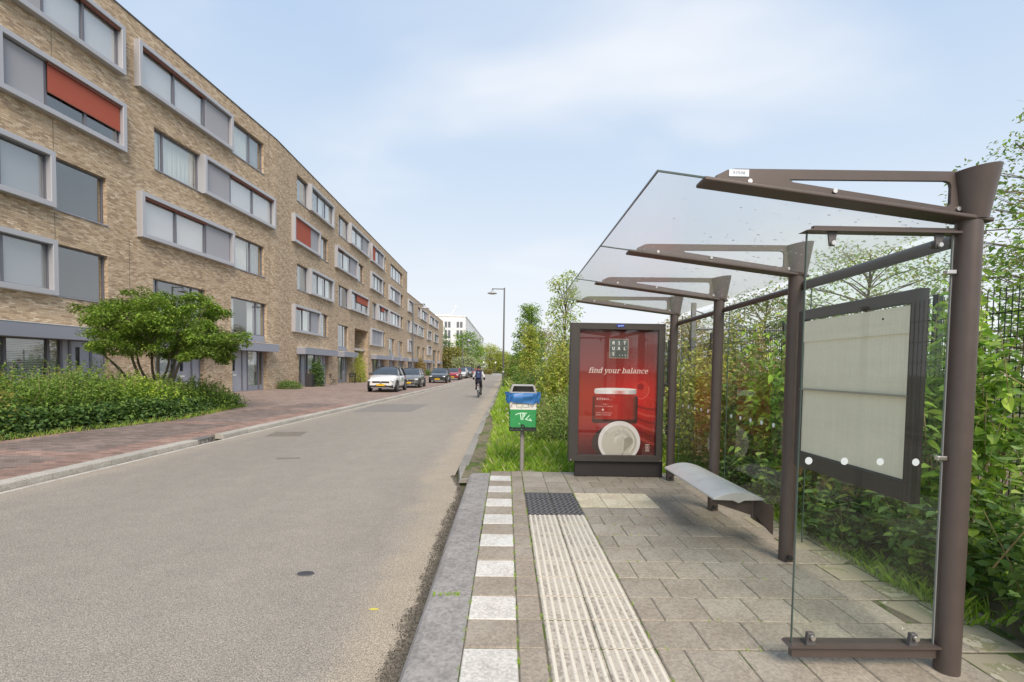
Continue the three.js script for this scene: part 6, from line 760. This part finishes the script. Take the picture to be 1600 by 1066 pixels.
  const leg = (s, knee, ank, toe) => bones.push([[s * 0.09, 0.98, 0.08], knee, 0.105, 0.07, trs], [knee, ank, 0.066, 0.045, trs], [ank, [ank[0], ank[1] - 0.05, ank[2] + 0.03], 0.05, 0.045, shoe], [[ank[0], ank[1] - 0.06, ank[2] + 0.02], toe, 0.04, 0.032, shoe]);
  leg(1, [0.13, 0.62, -0.3], [0.13, 0.245, -0.04], [0.14, 0.18, -0.2]); leg(-1, [-0.14, 0.84, -0.38], [-0.13, 0.545, -0.1], [-0.14, 0.5, -0.25]);
  tag(mesh('person', bodyMesh(bones, 0.018, 0.06).translate(X, 0, Z), mat([1, 1, 1], 0.85, 0, { vertexColors: true })), 'person in dark clothes with red scarf cycling away', 'person');
  const bp = thing('backpack', 'navy blue backpack worn by the cyclist', 'backpack', [X, 1.14, Z + 0.2]), bpm = mat([.02, .03, .085], 0.8); mesh('bag', new RoundedBoxGeometry(0.3, 0.42, 0.17, 4, 0.07).rotateX(-0.22).translate(0, 0.17, 0.03), bpm, bp); mesh('pocket', new RoundedBoxGeometry(0.22, 0.2, 0.07, 3, 0.03).rotateX(-0.22).translate(0, 0.08, 0.12), mat([.03, .045, .12], 0.8), bp); mesh('logo_patch', boxAt(-0.04, 0.04, 0.27, 0.31, 0.09, 0.098), mat([.3, .38, .5], 0.7), bp); for (const s of [-1, 1]) mesh('strap', tube([[s * 0.1, 0.35, -0.02], [s * 0.13, 0.4, -0.2], [s * 0.14, 0.24, -0.3]], 0.018), bpm, bp);
}
// ---------------------------------------------------------------- things by the entrances
{
  const wood = mat([.035, .033, .032], 0.7), b = thing('garden_bench', 'black slatted garden bench beside the passage opening', 'bench', [-14.2, 0.1, -45.4], Math.PI / 2 - 0.05); for (let k = 0; k < 4; k++) mesh('seat_slat', rbox(-0.9, 0.9, 0.43, 0.46, -0.22 + k * 0.12, -0.12 + k * 0.12, 0.008), wood, b); for (let k = 0; k < 3; k++) mesh('back_slat', rbox(-0.9, 0.9, 0.55 + k * 0.14, 0.65 + k * 0.14, -0.29, -0.26, 0.008), wood, b); for (const x of [-0.8, 0.8]) { mesh('leg', bar([x, 0, -0.3], [x, 0.9, -0.3], 0.028), wood, b); mesh('leg', bar([x, 0, 0.22], [x, 0.44, 0.2], 0.028), wood, b); mesh('armrest', bar([x, 0.62, -0.28], [x, 0.6, 0.24], 0.025), wood, b); }
  const c = thing('garden_chair', 'grey folding garden chair in front of the glazed entrance', 'chair', [-14.1, 0.1, -39.3], Math.PI / 2); mesh('seat', rbox(-0.22, 0.22, 0.43, 0.46, -0.2, 0.2, 0.01), wood, c); for (let k = 0; k < 3; k++) mesh('back_slat', rbox(-0.22, 0.22, 0.6 + k * 0.12, 0.68 + k * 0.12, -0.25, -0.23, 0.008), wood, c); for (const x of [-0.2, 0.2]) { mesh('leg', bar([x, 0, 0.22], [x, 0.92, -0.26], 0.014), wood, c); mesh('leg', bar([x, 0, -0.24], [x, 0.45, 0.18], 0.014), wood, c); }
  const p = thing('planter', 'black square planter against the brick pier', 'planter', [-14.5, 0.1, -35.6]); mesh('pot', extrude([[-0.22, 0], [0.22, 0], [0.25, 0.95], [-0.25, 0.95]], 0.44, [], 0.01).translate(0, 0, -0.22), mat([.03, .03, .033], 0.6), p); mesh('soil', boxAt(-0.2, 0.2, 0.955, 0.966, -0.2, 0.2), mat([.06, .045, .03], 1), p);
}
// ---------------------------------------------------------------- far end of the street
{
  const w = thing('office_block', 'white office block with rows of dark windows at the end of the street', 'building', [-13, 0, -150]), wm = mat([.80, .80, .79], 0.7), gm = mat([.12, .14, .16], 0.08, 0, { ior: 1.8 });
  mesh('wall', boxAt(-34, 0, 0, 17.3, -115, 0), wm, w); mesh('roof_edge', boxAt(-34.15, 0.15, 17.302, 17.6, -115.1, 0.15), wm, w); mesh('plant_room', boxAt(-24, -6, 17.6, 19.2, -60, -12), wm, w);
  for (let f = 0; f < 5; f++) { const y = 13.9 - f * 3.35, tall = f > 0 ? 2.6 : 1.9; mesh('string_course', boxAt(-34.05, 0.06, y - 0.62, y - 0.42, -115.05, 0.06), wm, w); for (let k = 0; k < 9; k++) for (const d of [0, 1.05]) { const x = -32.4 + k * 3.7 + d; if (x > -1) continue; const n = mesh('window', extrude(rectPts(x, x + 0.85, y, y + tall), 0.05, [rectPts(x + 0.06, x + 0.79, y + 0.06, y + tall - 0.06)]).translate(0, 0, 0.002), mat([.5, .5, .5], 0.6), w); mesh('pane', boxAt(x + 0.06, x + 0.79, y + 0.06, y + tall - 0.06, 0.004, 0.02), gm, n); } for (let k = 0; k < 20; k++) { const z = -3 - k * 5.6; mesh('side_window', boxAt(0.004, 0.05, y + 0.1, y + tall, z - 2.2, z), mat([.50, .53, .56], 0.2), w); } }
  const cr = thing('roof_mast', 'thin white mast on the roof of the office block', 'mast', [-19.5, 19.2, -165]); mesh('mast', bar([0, 0, 0], [1.6, 2.6, 0], 0.12), wm, cr); mesh('head', new THREE.SphereGeometry(0.45, 10, 8).translate(1.7, 2.9, 0), wm, cr);
  const hd = thing('hedge_row', 'brown clipped hedge across the end of the street', 'hedge', [-8, 0, -118]); { const r = mulberry(3), L = new Leaves(); for (let i = 0; i < 2600; i++) L.leaf(r, (r() - 0.5) * 9, 0.1 + 1.2 * r(), (r() - 0.5) * 1.2, 0.3, 0.2, tint(r, pick(r, [...G.rust, ...G.olive])), 0.4); mesh('foliage', L.geo(), leafM, hd); mesh('stems', merge([-4, -2, 0, 2, 4].map(x => bar([x, 0, 0], [x, 1.1, 0], 0.05))), barkM, hd); }
  for (const [x, z, t] of [[-2.8, -118, 'thin white post at the street corner'], [-5.6, -116, 'thin white post before the pale bush']]) { const p = thing('sign_post', t, 'post', [x, 0, z], 0, 'posts at the end of the street'); mesh('pole', bar([0, 0, 0], [0, 3.2, 0], 0.045), lampM, p); mesh('plate', rbox(-0.16, 0.16, 2.8, 3.2, 0.05, 0.07, 0.01), whiteM, p); }
}
renderer.render(scene, camera);
